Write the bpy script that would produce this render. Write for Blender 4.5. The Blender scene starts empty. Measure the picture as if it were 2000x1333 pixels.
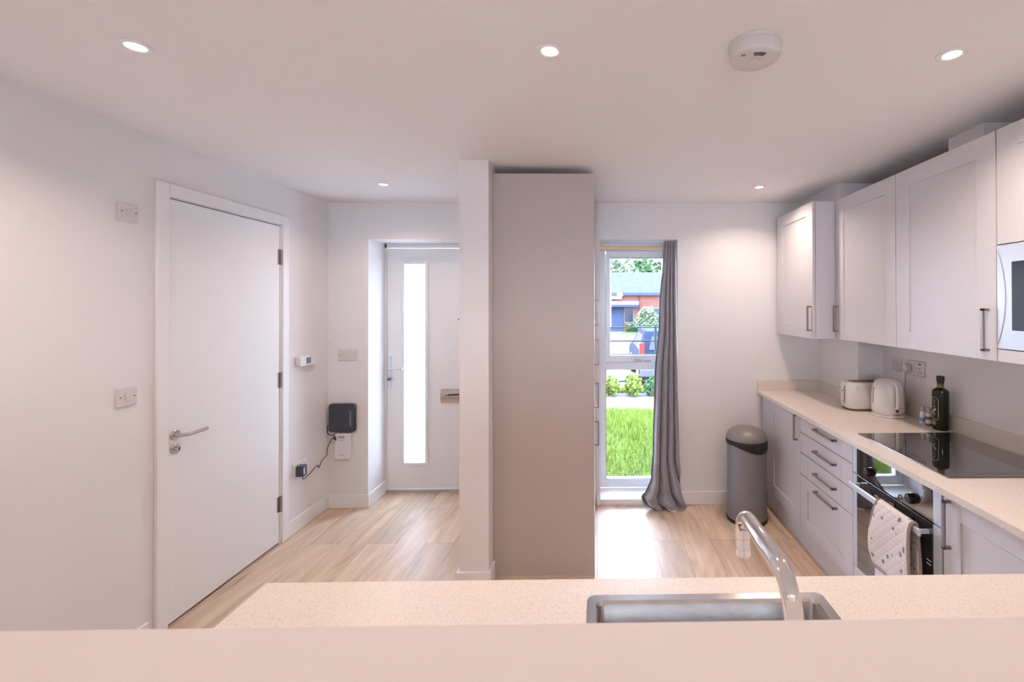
import bpy, bmesh, math, random
from mathutils import Vector, Matrix, Euler
sc = bpy.context.scene
COL = sc.collection
random.seed(7)

# ------------------------------------------------------------------ camera
cd = bpy.data.cameras.new('camera'); cam = bpy.data.objects.new('camera', cd); COL.objects.link(cam)
FPX, CX, CY, YAW, PITCH, ROLL = 882.82, 1179.52, 591.12, 0.0169, 0.0068, 0.0020
cd.sensor_width = 36.0; cd.lens = FPX / 2000 * 36
cd.shift_x = (1000 - CX) / 2000; cd.shift_y = (CY - 666.5) / 2000
cd.clip_start = 0.02; cd.clip_end = 500
cy_, sy_ = math.cos(YAW), math.sin(YAW); cp_, sp_ = math.cos(PITCH), math.sin(PITCH); cr_, sr_ = math.cos(ROLL), math.sin(ROLL)
r0 = Vector((cy_, -sy_, 0)); f0 = Vector((sy_, cy_, 0)); u0 = Vector((0, 0, 1))
u1 = u0 * cp_ - f0 * sp_; f1 = u0 * sp_ + f0 * cp_
r2 = r0 * cr_ - u1 * sr_; u2 = r0 * sr_ + u1 * cr_
M = Matrix.Identity(4)
for i in range(3):
    M[i][0] = r2[i]; M[i][1] = u2[i]; M[i][2] = -f1[i]
M[2][3] = 1.575
cam.matrix_world = M
cd.dof.use_dof = True; cd.dof.focus_distance = 2.9; cd.dof.aperture_fstop = 8.0
sc.camera = cam

# ------------------------------------------------------------------ world, exposure, key light numbers
SKY = 30.0            # overcast sky strength
LAMP_W = 5.0         # radiant power of one ceiling downlight
LAMP_C = (1.0, 0.79, 0.66)
EXPO = 0.43
sc.view_settings.view_transform = 'Standard'; sc.view_settings.look = 'None'
sc.view_settings.exposure = EXPO; sc.view_settings.gamma = 1.0; sc.view_settings.use_curve_mapping = False
w = bpy.data.worlds.new('overcast_sky'); sc.world = w; w.use_nodes = True
nt = w.node_tree; bg = nt.nodes['Background']
tc = nt.nodes.new('ShaderNodeTexCoord'); sp = nt.nodes.new('ShaderNodeSeparateXYZ'); rmp = nt.nodes.new('ShaderNodeValToRGB')
nt.links.new(tc.outputs['Generated'], sp.inputs[0]); nt.links.new(sp.outputs['Z'], rmp.inputs[0]); nt.links.new(rmp.outputs[0], bg.inputs[0])
rmp.color_ramp.elements[0].position = 0.0; rmp.color_ramp.elements[0].color = (0.74, 0.82, 1.0, 1)
rmp.color_ramp.elements[1].position = 1.0; rmp.color_ramp.elements[1].color = (0.60, 0.72, 1.0, 1)
bg.inputs[1].default_value = SKY

# ------------------------------------------------------------------ materials
def mat(name, col, rough=0.5, metal=0.0, spec=0.5, noise=None, bump=None, coat=0.0, emit=None, trans=0.0, ior=1.45, alpha=1.0, sheen=0):
    m = bpy.data.materials.new(name); m.use_nodes = True; n = m.node_tree; b = n.nodes['Principled BSDF']
    b.inputs['Base Color'].default_value = (*col, 1); b.inputs['Roughness'].default_value = rough
    b.inputs['Metallic'].default_value = metal; b.inputs['Specular IOR Level'].default_value = spec
    b.inputs['Coat Weight'].default_value = coat; b.inputs['Transmission Weight'].default_value = trans
    b.inputs['IOR'].default_value = ior; b.inputs['Sheen Weight'].default_value = sheen
    if emit: b.inputs['Emission Color'].default_value = (*emit[0], 1); b.inputs['Emission Strength'].default_value = emit[1]
    if noise or bump:
        t = n.nodes.new('ShaderNodeTexCoord'); nz = n.nodes.new('ShaderNodeTexNoise'); n.links.new(t.outputs['Object'], nz.inputs['Vector'])
        nz.inputs['Scale'].default_value = (noise or bump)[0]; nz.inputs['Detail'].default_value = 4
    if noise:
        mx = n.nodes.new('ShaderNodeMix'); mx.data_type = 'RGBA'
        cr = n.nodes.new('ShaderNodeValToRGB'); cr.color_ramp.elements[0].position = 0.5 - noise[3] if len(noise) > 3 else 0.35
        cr.color_ramp.elements[1].position = 0.5 + noise[3] if len(noise) > 3 else 0.65
        n.links.new(nz.outputs['Fac'], cr.inputs[0]); n.links.new(cr.outputs[0], mx.inputs[0])
        mx.inputs[6].default_value = (*col, 1); mx.inputs[7].default_value = (*noise[1], 1)
        n.links.new(mx.outputs[2], b.inputs['Base Color'])
    if bump:
        bp = n.nodes.new('ShaderNodeBump'); bp.inputs['Strength'].default_value = bump[1]; bp.inputs['Distance'].default_value = bump[2]
        nb = n.nodes.new('ShaderNodeTexNoise'); nb.inputs['Scale'].default_value = bump[0]; nb.inputs['Detail'].default_value = 3
        n.links.new(t.outputs['Object'], nb.inputs['Vector'])
        n.links.new(nb.outputs['Fac'], bp.inputs['Height']); n.links.new(bp.outputs[0], b.inputs['Normal'])
    return m

PAINT = mat('wall_paint', (0.83, 0.81, 0.81), 0.75, spec=0.25, noise=(1.2, (0.84, 0.82, 0.82)), bump=(260, 0.06, 0.001))
CEIL = mat('ceiling_paint', (0.92, 0.90, 0.905), 0.85, spec=0.15, bump=(200, 0.05, 0.001))
TRIM = mat('trim_gloss', (0.87, 0.86, 0.865), 0.35)
DOORW = mat('door_white', (0.86, 0.855, 0.865), 0.42, noise=(3, (0.87, 0.865, 0.87)))
UPVC = mat('window_plastic', (0.82, 0.85, 0.88), 0.3)
CAB = mat('cabinet_lacquer', (0.66, 0.645, 0.67), 0.42, noise=(2, (0.67, 0.655, 0.68)))
CABP = mat('end_panel_lacquer', (0.50, 0.43, 0.395), 0.45, noise=(2, (0.51, 0.44, 0.405)))
STEEL = mat('brushed_steel', (0.62, 0.60, 0.58), 0.22, 1.0, noise=(40, (0.56, 0.54, 0.52)))
NICKEL = mat('satin_nickel', (0.33, 0.295, 0.28), 0.42, 0.9)
CHROME = mat('chrome', (0.82, 0.80, 0.78), 0.07, 1.0)
SILV = mat('silver_trim', (0.66, 0.72, 0.80), 0.32, 0.35)
BLKGL = mat('black_glass', (0.012, 0.012, 0.014), 0.03, spec=1.0, coat=1.0, ior=1.9)
DARKWIN = mat('dark_window_glass', (0.03, 0.045, 0.06), 0.12, spec=0.8)
BLACK = mat('black_plastic', (0.02, 0.02, 0.022), 0.45)
SLATEP = mat('router_plastic', (0.045, 0.055, 0.075), 0.4)
WPLAS = mat('white_plastic', (0.70, 0.66, 0.65), 0.35)
WBRIGHT = mat('bright_white_plastic', (0.84, 0.85, 0.87), 0.3)
ENAM = mat('cream_enamel', (0.78, 0.75, 0.735), 0.18, coat=0.5)
BINM = mat('grey_bin_lacquer', (0.24, 0.235, 0.25), 0.36, 0.35)
BINLID = mat('grey_lid', (0.26, 0.235, 0.23), 0.42, 0.2)
BAG = mat('black_bin_bag', (0.012, 0.012, 0.013), 0.3, bump=(60, 0.6, 0.01))
CURT = mat('grey_velvet', (0.26, 0.24, 0.27), 0.8, sheen=0.6, noise=(9, (0.29, 0.265, 0.295)), bump=(90, 0.25, 0.004))
WOODROD = mat('pine_rod', (0.72, 0.52, 0.30), 0.5, noise=(14, (0.78, 0.60, 0.38)))
LCD = mat('lcd_screen', (0.16, 0.22, 0.22), 0.3)
HOLE = mat('dark_hole', (0.01, 0.01, 0.01), 0.9)
GAP = mat('gap_shade_dark', (0.05, 0.045, 0.045), 0.9)
RED = mat('red_lens', (0.16, 0.010, 0.010), 0.5, spec=0.1)
BOTGL = mat('dark_green_glass', (0.010, 0.011, 0.003), 0.12, spec=0.45)
BOTNK = mat('olive_glass_neck', (0.16, 0.13, 0.02), 0.12)
GOLD = mat('gold_print', (0.62, 0.54, 0.36), 0.5)
PRNT = mat('pale_print', (0.62, 0.60, 0.55), 0.6)
BLUEL = mat('blue_label', (0.16, 0.32, 0.62), 0.5)
CLEARP = mat('clear_cap', (0.75, 0.77, 0.8), 0.15, trans=0.5)
SPICE = mat('peppercorns', (0.10, 0.05, 0.03), 0.7, noise=(300, (0.3, 0.2, 0.12)))
TAPE = mat('white_label', (0.75, 0.76, 0.8), 0.5)
LENS = mat('lit_lamp_lens', (1, 1, 1), 0.4, emit=((1.0, 0.93, 0.85), 9))

def glass_mat(name, tint, refl=0.12):
    m = bpy.data.materials.new(name); m.use_nodes = True; n = m.node_tree; n.nodes.clear()
    o = n.nodes.new('ShaderNodeOutputMaterial'); t = n.nodes.new('ShaderNodeBsdfTransparent'); g = n.nodes.new('ShaderNodeBsdfGlossy')
    f = n.nodes.new('ShaderNodeFresnel'); f.inputs[0].default_value = 1.45; mx = n.nodes.new('ShaderNodeMixShader')
    t.inputs[0].default_value = (*tint, 1); g.inputs['Roughness'].default_value = 0.02
    n.links.new(f.outputs[0], mx.inputs[0]); n.links.new(t.outputs[0], mx.inputs[1]); n.links.new(g.outputs[0], mx.inputs[2]); n.links.new(mx.outputs[0], o.inputs[0])
    return m
GLASS = glass_mat('clear_glass', (0.96, 0.98, 1.0))
def frosted():
    m = bpy.data.materials.new('obscured_glass'); m.use_nodes = True; n = m.node_tree; n.nodes.clear()
    o = n.nodes.new('ShaderNodeOutputMaterial'); t = n.nodes.new('ShaderNodeBsdfTranslucent'); g = n.nodes.new('ShaderNodeBsdfRefraction')
    mx = n.nodes.new('ShaderNodeMixShader'); mx.inputs[0].default_value = 0.45
    t.inputs[0].default_value = (0.95, 0.98, 1.0, 1); g.inputs['Roughness'].default_value = 0.35; g.inputs['IOR'].default_value = 1.05; g.inputs[0].default_value = (0.95, 0.98, 1, 1)
    n.links.new(t.outputs[0], mx.inputs[1]); n.links.new(g.outputs[0], mx.inputs[2]); n.links.new(mx.outputs[0], o.inputs[0])
    return m
FROST = frosted()

def worktop_mat():
    m = mat('speckled_worktop', (0.66, 0.58, 0.50), 0.32); n = m.node_tree; b = n.nodes['Principled BSDF']
    t = n.nodes.new('ShaderNodeTexCoord'); v = n.nodes.new('ShaderNodeTexVoronoi'); v.inputs['Scale'].default_value = 220
    nz = n.nodes.new('ShaderNodeTexNoise'); nz.inputs['Scale'].default_value = 380; nz.inputs['Detail'].default_value = 2
    n.links.new(t.outputs['Object'], v.inputs['Vector']); n.links.new(t.outputs['Object'], nz.inputs['Vector'])
    c = n.nodes.new('ShaderNodeValToRGB'); e = c.color_ramp.elements
    e[0].position = 0.30; e[0].color = (0.62, 0.54, 0.46, 1); e[1].position = 0.5; e[1].color = (0.77, 0.70, 0.63, 1)
    e2 = e.new(0.75); e2.color = (0.81, 0.75, 0.69, 1)
    n.links.new(nz.outputs['Fac'], c.inputs[0]); n.links.new(c.outputs[0], b.inputs['Base Color'])
    return m
WORK = worktop_mat()

def floor_mat():
    m = mat('oak_laminate', (0.5, 0.33, 0.2), 0.42, spec=0.42); n = m.node_tree; b = n.nodes['Principled BSDF']; L = n.links
    t = n.nodes.new('ShaderNodeTexCoord'); mp = n.nodes.new('ShaderNodeMapping'); mp.inputs['Rotation'].default_value = (0, 0, math.pi / 2)
    mp.inputs['Location'].default_value = (0.37, 0.105, 0)
    L.new(t.outputs['Object'], mp.inputs['Vector'])
    br = n.nodes.new('ShaderNodeTexBrick'); L.new(mp.outputs[0], br.inputs['Vector'])
    br.inputs['Scale'].default_value = 1.0; br.inputs['Brick Width'].default_value = 1.38; br.inputs['Row Height'].default_value = 0.19
    br.inputs['Mortar Size'].default_value = 0.0010; br.inputs['Mortar Smooth'].default_value = 0.2; br.offset = 0.37; br.inputs['Bias'].default_value = 0
    br.inputs['Color1'].default_value = (0, 0, 0, 1); br.inputs['Color2'].default_value = (1, 1, 1, 1); br.inputs['Mortar'].default_value = (0.5, 0.5, 0.5, 1)
    # grain stretched along y, shifted per plank
    mp2 = n.nodes.new('ShaderNodeMapping'); mp2.inputs['Scale'].default_value = (7, 0.9, 1); L.new(t.outputs['Object'], mp2.inputs['Vector'])
    ad = n.nodes.new('ShaderNodeVectorMath'); ad.operation = 'ADD'; L.new(mp2.outputs[0], ad.inputs[0])
    ml = n.nodes.new('ShaderNodeVectorMath'); ml.operation = 'SCALE'; L.new(br.outputs['Color'], ml.inputs[0]); ml.inputs['Scale'].default_value = 13.0
    L.new(ml.outputs[0], ad.inputs[1])
    nz = n.nodes.new('ShaderNodeTexNoise'); nz.inputs['Scale'].default_value = 1.3; nz.inputs['Detail'].default_value = 7; nz.inputs['Roughness'].default_value = 0.62; nz.inputs['Distortion'].default_value = 1.6
    L.new(ad.outputs[0], nz.inputs['Vector'])
    c = n.nodes.new('ShaderNodeValToRGB'); e = c.color_ramp.elements
    e[0].position = 0.25; e[0].color = (0.34, 0.245, 0.185, 1); e[1].position = 0.72; e[1].color = (0.77, 0.605, 0.455, 1)
    em = e.new(0.45); em.color = (0.60, 0.445, 0.32, 1)
    L.new(nz.outputs['Fac'], c.inputs[0])
    mx = n.nodes.new('ShaderNodeMix'); mx.data_type = 'RGBA'; mx.blend_type = 'MULTIPLY'; mx.inputs[0].default_value = 1
    tone = n.nodes.new('ShaderNodeValToRGB'); tone.color_ramp.elements[0].color = (0.82, 0.82, 0.84, 1); tone.color_ramp.elements[1].color = (1.08, 1.05, 1.0, 1)
    L.new(br.outputs['Color'], tone.inputs[0]); L.new(c.outputs[0], mx.inputs[6]); L.new(tone.outputs[0], mx.inputs[7])
    m2 = n.nodes.new('ShaderNodeMix'); m2.data_type = 'RGBA'; L.new(br.outputs['Fac'], m2.inputs[0]); L.new(mx.outputs[2], m2.inputs[6]); m2.inputs[7].default_value = (0.20, 0.13, 0.085, 1)
    L.new(m2.outputs[2], b.inputs['Base Color'])
    bp = n.nodes.new('ShaderNodeBump'); bp.inputs['Strength'].default_value = 0.12; bp.inputs['Distance'].default_value = 0.002; bp.invert = True
    L.new(br.outputs['Fac'], bp.inputs['Height']); L.new(bp.outputs[0], b.inputs['Normal'])
    return m
FLOOR = floor_mat()

def brick_mat(name, c1, c2, mortar, sc_=1.0, w=0.225, h=0.075, ms=0.01, rough=0.85, rot=(math.pi / 2, 0, 0)):
    m = mat(name, c1, rough, spec=0.05); n = m.node_tree; b = n.nodes['Principled BSDF']; L = n.links
    t = n.nodes.new('ShaderNodeTexCoord'); mp = n.nodes.new('ShaderNodeMapping'); mp.inputs['Rotation'].default_value = rot; L.new(t.outputs['Object'], mp.inputs[0])
    br = n.nodes.new('ShaderNodeTexBrick'); L.new(mp.outputs[0], br.inputs['Vector']); br.inputs['Scale'].default_value = sc_
    br.inputs['Brick Width'].default_value = w; br.inputs['Row Height'].default_value = h; br.inputs['Mortar Size'].default_value = ms
    br.inputs['Color1'].default_value = (*c1, 1); br.inputs['Color2'].default_value = (*c2, 1); br.inputs['Mortar'].default_value = (*mortar, 1)
    L.new(br.outputs['Color'], b.inputs['Base Color']); return m
BRICK = brick_mat('red_brick', (0.075, 0.018, 0.012), (0.095, 0.028, 0.018), (0.09, 0.065, 0.055))
SLATE = brick_mat('grey_slates', (0.022, 0.025, 0.030), (0.029, 0.031, 0.036), (0.013, 0.015, 0.019), w=0.3, h=0.25, ms=0.012, rough=0.7, rot=(0, 0, 0))
GRAVEL = mat('pale_gravel', (0.055, 0.051, 0.050), 0.9, spec=0.05, noise=(30, (0.085, 0.08, 0.078)), bump=(60, 0.8, 0.02))
TARMAC = mat('pale_tarmac', (0.052, 0.051, 0.052), 0.8, spec=0.05, noise=(20, (0.06, 0.059, 0.06)))
SOIL = mat('lawn_soil', (0.030, 0.046, 0.008), 0.95, spec=0.05, noise=(5, (0.042, 0.06, 0.012)))
BLADE = mat('grass_blades', (0.055, 0.094, 0.010), 0.8, spec=0.08, noise=(9, (0.095, 0.125, 0.020)))
LEAFY = mat('lime_leaves', (0.085, 0.105, 0.016), 0.7, spec=0.08, noise=(6, (0.05, 0.08, 0.014)))
LEAFG = mat('green_leaves', (0.022, 0.052, 0.018), 0.7, spec=0.08, noise=(4, (0.04, 0.075, 0.028)))
LEAFP = mat('pale_leaves', (0.085, 0.105, 0.062), 0.7, spec=0.08, noise=(1.5, (0.05, 0.075, 0.04)))
BARK = mat('bark', (0.16, 0.12, 0.09), 0.9)
CARP = mat('black_car_paint', (0.008, 0.012, 0.022), 0.6, spec=0.02)
GARD = mat('blue_grey_door', (0.020, 0.030, 0.055), 0.7, spec=0.1)
RAILM = mat('black_railing_paint', (0.008, 0.012, 0.014), 0.6, spec=0.1)
WHITEP = mat('white_fascia', (0.09, 0.095, 0.10), 0.6, spec=0.1)

def glove_mat():
    m = mat('quilted_print', (0.62, 0.55, 0.50), 0.85); n = m.node_tree; b = n.nodes['Principled BSDF']; L = n.links
    t = n.nodes.new('ShaderNodeTexCoord'); v = n.nodes.new('ShaderNodeTexVoronoi'); v.inputs['Scale'].default_value = 22
    nz = n.nodes.new('ShaderNodeTexNoise'); nz.inputs['Scale'].default_value = 55; nz.inputs['Detail'].default_value = 2
    L.new(t.outputs['Object'], v.inputs['Vector']); L.new(t.outputs['Object'], nz.inputs['Vector'])
    ad = n.nodes.new('ShaderNodeMath'); ad.operation = 'MULTIPLY_ADD'; L.new(nz.outputs['Fac'], ad.inputs[0]); ad.inputs[1].default_value = 0.55; L.new(v.outputs['Distance'], ad.inputs[2])
    c = n.nodes.new('ShaderNodeValToRGB'); e = c.color_ramp.elements
    e[0].position = 0.445; e[0].color = (0.22, 0.20, 0.21, 1); e[1].position = 0.50; e[1].color = (0.72, 0.64, 0.60, 1)
    L.new(ad.outputs[0], c.inputs[0]); L.new(c.outputs[0], b.inputs['Base Color'])
    # diamond quilting as bump
    s = n.nodes.new('ShaderNodeSeparateXYZ'); L.new(t.outputs['Object'], s.inputs[0])
    def diag(sign):
        a = n.nodes.new('ShaderNodeMath'); a.operation = 'MULTIPLY_ADD'; a.inputs[1].default_value = sign; L.new(s.outputs['Y'], a.inputs[0]); L.new(s.outputs['Z'], a.inputs[2])
        k = n.nodes.new('ShaderNodeMath'); k.operation = 'MULTIPLY'; k.inputs[1].default_value = 75; L.new(a.outputs[0], k.inputs[0])
        q = n.nodes.new('ShaderNodeMath'); q.operation = 'SINE'; L.new(k.outputs[0], q.inputs[0])
        r = n.nodes.new('ShaderNodeMath'); r.operation = 'ABSOLUTE'; L.new(q.outputs[0], r.inputs[0]); return r
    d1, d2 = diag(1), diag(-1); mn = n.nodes.new('ShaderNodeMath'); mn.operation = 'MINIMUM'; L.new(d1.outputs[0], mn.inputs[0]); L.new(d2.outputs[0], mn.inputs[1])
    bp = n.nodes.new('ShaderNodeBump'); bp.inputs['Strength'].default_value = 0.28; bp.inputs['Distance'].default_value = 0.006
    L.new(mn.outputs[0], bp.inputs['Height']); L.new(bp.outputs[0], b.inputs['Normal'])
    return m
GLOVE = glove_mat(); BIND = mat('taupe_binding', (0.30, 0.245, 0.225), 0.8); GLWHITE = mat('white_lining', (0.74, 0.73, 0.76), 0.85)

# ------------------------------------------------------------------ geometry helpers
class MB:
    def __init__(s): s.v = []; s.f = []
    def add(s, vs, fs):
        k = len(s.v); s.v += [tuple(a) for a in vs]; s.f += [[i + k for i in f] for f in fs]; return s
    def box(s, x0, x1, y0, y1, z0, z1):
        x0, x1 = sorted((x0, x1)); y0, y1 = sorted((y0, y1)); z0, z1 = sorted((z0, z1))
        return s.add([(x, y, z) for z in (z0, z1) for y in (y0, y1) for x in (x0, x1)],
                     [(0, 2, 3, 1), (4, 5, 7, 6), (0, 1, 5, 4), (2, 6, 7, 3), (0, 4, 6, 2), (1, 3, 7, 5)])
    def tube(s, pts, r, n=12, cap=True, flat=None):
        pts = [Vector(p) for p in pts]; rs = r if isinstance(r, (list, tuple)) else [r] * len(pts)
        vs = []; fs = []; prev = None
        for i, p in enumerate(pts):
            a = pts[max(i - 1, 0)]; b = pts[min(i + 1, len(pts) - 1)]; d = (b - a).normalized()
            if prev is None:
                ref = Vector((0, 0, 1)) if abs(d.z) < 0.9 else Vector((1, 0, 0)); u = d.cross(ref).normalized()
            else:
                u = (prev - d * prev.dot(d)).normalized()
            prev = u; v = d.cross(u)
            for k in range(n):
                t = 2 * math.pi * k / n; vs.append(p + (u * math.cos(t) + v * math.sin(t)) * rs[i])
        for i in range(len(pts) - 1):
            for k in range(n):
                fs.append((i * n + k, i * n + (k + 1) % n, (i + 1) * n + (k + 1) % n, (i + 1) * n + k))
        if cap: fs.append(tuple(range(n - 1, -1, -1))); fs.append(tuple((len(pts) - 1) * n + k for k in range(n)))
        return s.add(vs, fs)
    def cyl(s, p0, p1, r, n=24): return s.tube([p0, p1], r, n)
    def lathe(s, prof, c, n=32, axis='z', sx=1, sy=1):
        vs = []; fs = []
        for (r, h) in prof:
            for k in range(n):
                t = 2 * math.pi * k / n; a = r * math.cos(t) * sx; b = r * math.sin(t) * sy
                vs.append({'z': (c[0] + a, c[1] + b, c[2] + h), 'x': (c[0] + h, c[1] + a, c[2] + b), 'y': (c[0] + a, c[1] + h, c[2] + b)}[axis])
        for i in range(len(prof) - 1):
            for k in range(n):
                q = (i * n + k, i * n + (k + 1) % n, (i + 1) * n + (k + 1) % n, (i + 1) * n + k); fs.append(q if axis != 'y' else q[::-1])
        b0 = tuple(range(n - 1, -1, -1)); b1 = tuple((len(prof) - 1) * n + k for k in range(n))
        fs += [b0, b1] if axis != 'y' else [b0[::-1], b1[::-1]]
        return s.add(vs, fs)
    def prism(s, poly, axis, a, b):
        n = len(poly)
        def P(u, v, w): return {'x': (w, u, v), 'y': (u, w, v), 'z': (u, v, w)}[axis]
        vs = [P(u, v, a) for u, v in poly] + [P(u, v, b) for u, v in poly]
        return s.add(vs, [tuple(range(n)), tuple(range(2 * n - 1, n - 1, -1))] + [(i, i + n, (i + 1) % n + n, (i + 1) % n) for i in range(n)])

def world_loc(o):
    p = Vector((0, 0, 0))
    while o: p += o.location; o = o.parent
    return p
def obj(name, mb, m, parent=None, bevel=0.0, smooth=None, seg=2, solid=0, sub=0):
    me = bpy.data.meshes.new(name)
    if parent is None:
        xs = [v[0] for v in mb.v]; ys = [v[1] for v in mb.v]; zs = [v[2] for v in mb.v]
        org = Vector(((min(xs) + max(xs)) / 2, (min(ys) + max(ys)) / 2, min(zs)))
    else: org = world_loc(parent)
    me.from_pydata([tuple(Vector(v) - org) for v in mb.v], [], mb.f); me.update()
    b = bmesh.new(); b.from_mesh(me); bmesh.ops.recalc_face_normals(b, faces=b.faces) if not solid else None; b.to_mesh(me); b.free()
    o = bpy.data.objects.new(name, me); COL.objects.link(o); me.materials.append(m)
    if parent is None: o.location = org
    else: o.parent = parent
    if smooth: me.shade_smooth(); me.set_sharp_from_angle(angle=math.radians(smooth))
    if solid:
        q = o.modifiers.new('solid', 'SOLIDIFY'); q.thickness = solid; q.offset = 0
    if sub:
        q = o.modifiers.new('sub', 'SUBSURF'); q.levels = sub; q.render_levels = sub
    if bevel:
        q = o.modifiers.new('bevel', 'BEVEL'); q.width = bevel; q.segments = seg; q.limit_method = 'ANGLE'; q.angle_limit = math.radians(40)
        if not smooth: me.shade_smooth(); me.set_sharp_from_angle(angle=math.radians(30)); q.harden_normals = True
    return o
def tag(o, label, cat, group=None, kind=None):
    o['label'] = label; o['category'] = cat
    if group: o['group'] = group
    if kind: o['kind'] = kind
    return o
def thing(name, label, cat, loc, group=None, kind=None):
    o = bpy.data.objects.new(name, None); o.empty_display_size = 0.05; COL.objects.link(o); o.location = loc
    return tag(o, label, cat, group, kind)
def struct(name, mb, m, label, cat='wall', **k):
    o = obj(name, mb, m, None, **k); return tag(o, label, cat, None, 'structure')
def B(*a): return MB().box(*a)
def copy_tree(src, delta, label=None, group=None):
    c = src.copy(); COL.objects.link(c); c.location = src.location + Vector(delta)
    if label: c['label'] = label
    def rec(s, p):
        for ch in list(s.children):
            d = ch.copy(); COL.objects.link(d); d.parent = p; rec(ch, d)
    rec(src, c); return c

# ------------------------------------------------------------------ room shell
XL, XR, YB, YREV, CH = -2.102, 1.94, 3.58, 3.95, 2.39
YREAR = -4.0
struct('floor', B(XL - .15, XR + .15, YREAR - .15, YREV, -.06, 0), FLOOR, 'oak-look laminate plank floor running away from the camera', 'floor')
struct('ceiling', B(XL - .15, XR + .15, YREAR - .15, YREV + .05, CH, CH + .15), CEIL, 'plain white painted ceiling over the kitchen and hall', 'ceiling')
mb = B(XL - .15, XL, YREAR, 2.235, 0, CH); mb.box(XL - .15, XL, 3.05, YREV, 0, CH); mb.box(XL - .15, XL, 2.235, 3.05, 2.122, CH)
struct('wall_left', mb, PAINT, 'white painted side wall with the flush interior door')
DX0, DX1, DZ = -1.79, -0.84, 2.10
WX0, WX1, WZ0, WZ1 = 0.030, 0.645, 0.0, 2.098
mb = B(XL - .15, DX0, YB, YREV, 0, CH); mb.box(DX0, DX1, YB, YREV, DZ, CH); mb.box(DX1, WX0, YB, YREV, 0, CH)
mb.box(WX0, WX1, YB, YREV, WZ1, CH); mb.box(WX1, XR + .15, YB, YREV, 0, CH)
struct('wall_back', mb, PAINT, 'white painted far wall with the front door and tall window recesses')
struct('wall_right', B(XR, XR + .15, YREAR, YB, 0, CH), PAINT, 'white painted kitchen wall behind the worktop and wall cabinets')
struct('wall_middle', B(-.762, -.600, 2.53, YB, 0, CH), PAINT, 'white end of the partition wall beside the tall beige-grey panel')
struct('wall_front', B(XL, XR, .34, .486, 0, 1.2365), mat('warm_wall_paint', (0.84, 0.765, 0.71), 0.75, spec=0.2, noise=(2, (0.85, 0.775, 0.72))), 'low pinkish white half wall with plain top in the foreground', bevel=0.003)
mb = B(XL - .15, -.45, YREAR - .15, YREAR, 0, CH); mb.box(.45, XR + .15, YREAR - .15, YREAR, 0, CH); mb.box(-.45, .45, YREAR - .15, YREAR, 2.15, CH)
struct('wall_rear', mb, PAINT, 'white painted wall of the room behind the camera')
struct('trim_1', B(1.77, XR, 3.03, YB, .80, CH), PAINT, 'boxed-in corner projecting behind the toaster', 'boxing')
struct('trim_2', B(1.62, XR, 2.99, YB, 2.272, CH), PAINT, 'boxing at the ceiling above the cabinet nearest the far wall', 'boxing')
struct('trim_3', B(1.735, XR, 1.985, 2.19, 2.272, CH), PAINT, 'duct boxing at the ceiling above the widest wall cabinet door', 'boxing')

# skirting boards
SK = .102; ST = .015
def skirt(name, boxes, label):
    m_ = MB()
    for b_ in boxes: m_.box(*b_)
    struct(name, m_, TRIM, label, 'skirting board', bevel=0.003)
skirt('baseboard_left', [(XL, XL + ST, 3.105, YB, 0, SK)], 'white skirting between the interior door and the hall corner')
skirt('baseboard_left_near', [(XL, XL + ST, .486, 2.155, 0, SK), (XL, XL + ST, YREAR, .34, 0, SK)], 'white skirting along the side wall nearer than the interior door')
skirt('baseboard_hall', [(XL + ST, DX0 + ST, YB - ST, YB, 0, SK), (DX0, DX0 + ST, YB, 3.862, 0, SK)], 'white skirting under the router turning into the front door recess')
skirt('baseboard_back', [(-.0, WX0, YB - ST, YB, 0, SK), (WX1, 1.345, YB - ST, YB, 0, SK)], 'white skirting on the far wall beside the kitchen window')
skirt('baseboard_middle', [(-.777, -.585, 2.53 - ST, 2.53, 0, SK), (-.777, -.762, 2.53, YB - ST, 0, SK), (-.600, -.585, 2.53, 2.632, 0, SK)], 'white skirting wrapped round the foot of the partition end')

# ------------------------------------------------------------------ interior door (side wall)
d1 = thing('door_1', 'plain white interior door with satin lever handle and exposed hinges', 'door', (XL, 2.65, 0), kind='structure')
obj('door_leaf', B(XL - .038, XL + .004, 2.256, 3.031, .015, 2.106), DOORW, d1, bevel=.0015)
mb = B(XL - .15, XL + .004, 2.235, 2.2535, 0, 2.122); mb.box(XL - .15, XL + .004, 3.0345, 3.05, 0, 2.122); mb.box(XL - .15, XL + .004, 2.235, 3.05, 2.1115, 2.122)
obj('door_lining', mb, TRIM, d1)
mb = B(XL, XL + .018, 2.186, 2.245, 0, 2.178); mb.box(XL, XL + .018, 3.046, 3.108, 0, 2.178); mb.box(XL, XL + .018, 2.245, 3.046, 2.116, 2.178)
obj('architrave', mb, TRIM, d1, bevel=.004)
mb = B(XL - .06, XL - .045, 2.2535, 3.0345, 0, 2.1115)
obj('gap_shade_sheet', mb, GAP, d1)  # dark sheet behind the leaf, paints the shade seen in the door gaps
for z in (1.90, 1.085, .265):
    h = obj('hinge', MB().cyl((XL + .010, 3.037, z - .05), (XL + .010, 3.037, z + .05), .0075, 14).box(XL + .0035, XL + .006, 3.012, 3.055, z - .05, z + .05), NICKEL, d1, smooth=35)
hz, hy = .935, 2.288
hd = obj('lever_handle', MB().lathe([(.026, 0), (.026, .007), (.024, .009)], (XL + .004, hy, hz), 32, 'x')
         .tube([(XL + .008, hy, hz), (XL + .048, hy, hz), (XL + .058, hy + .004, hz), (XL + .063, hy + .016, hz), (XL + .063, hy + .045, hz), (XL + .063, hy + .118, hz + .002)], .0095, 16), STEEL, d1, smooth=35)
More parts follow.
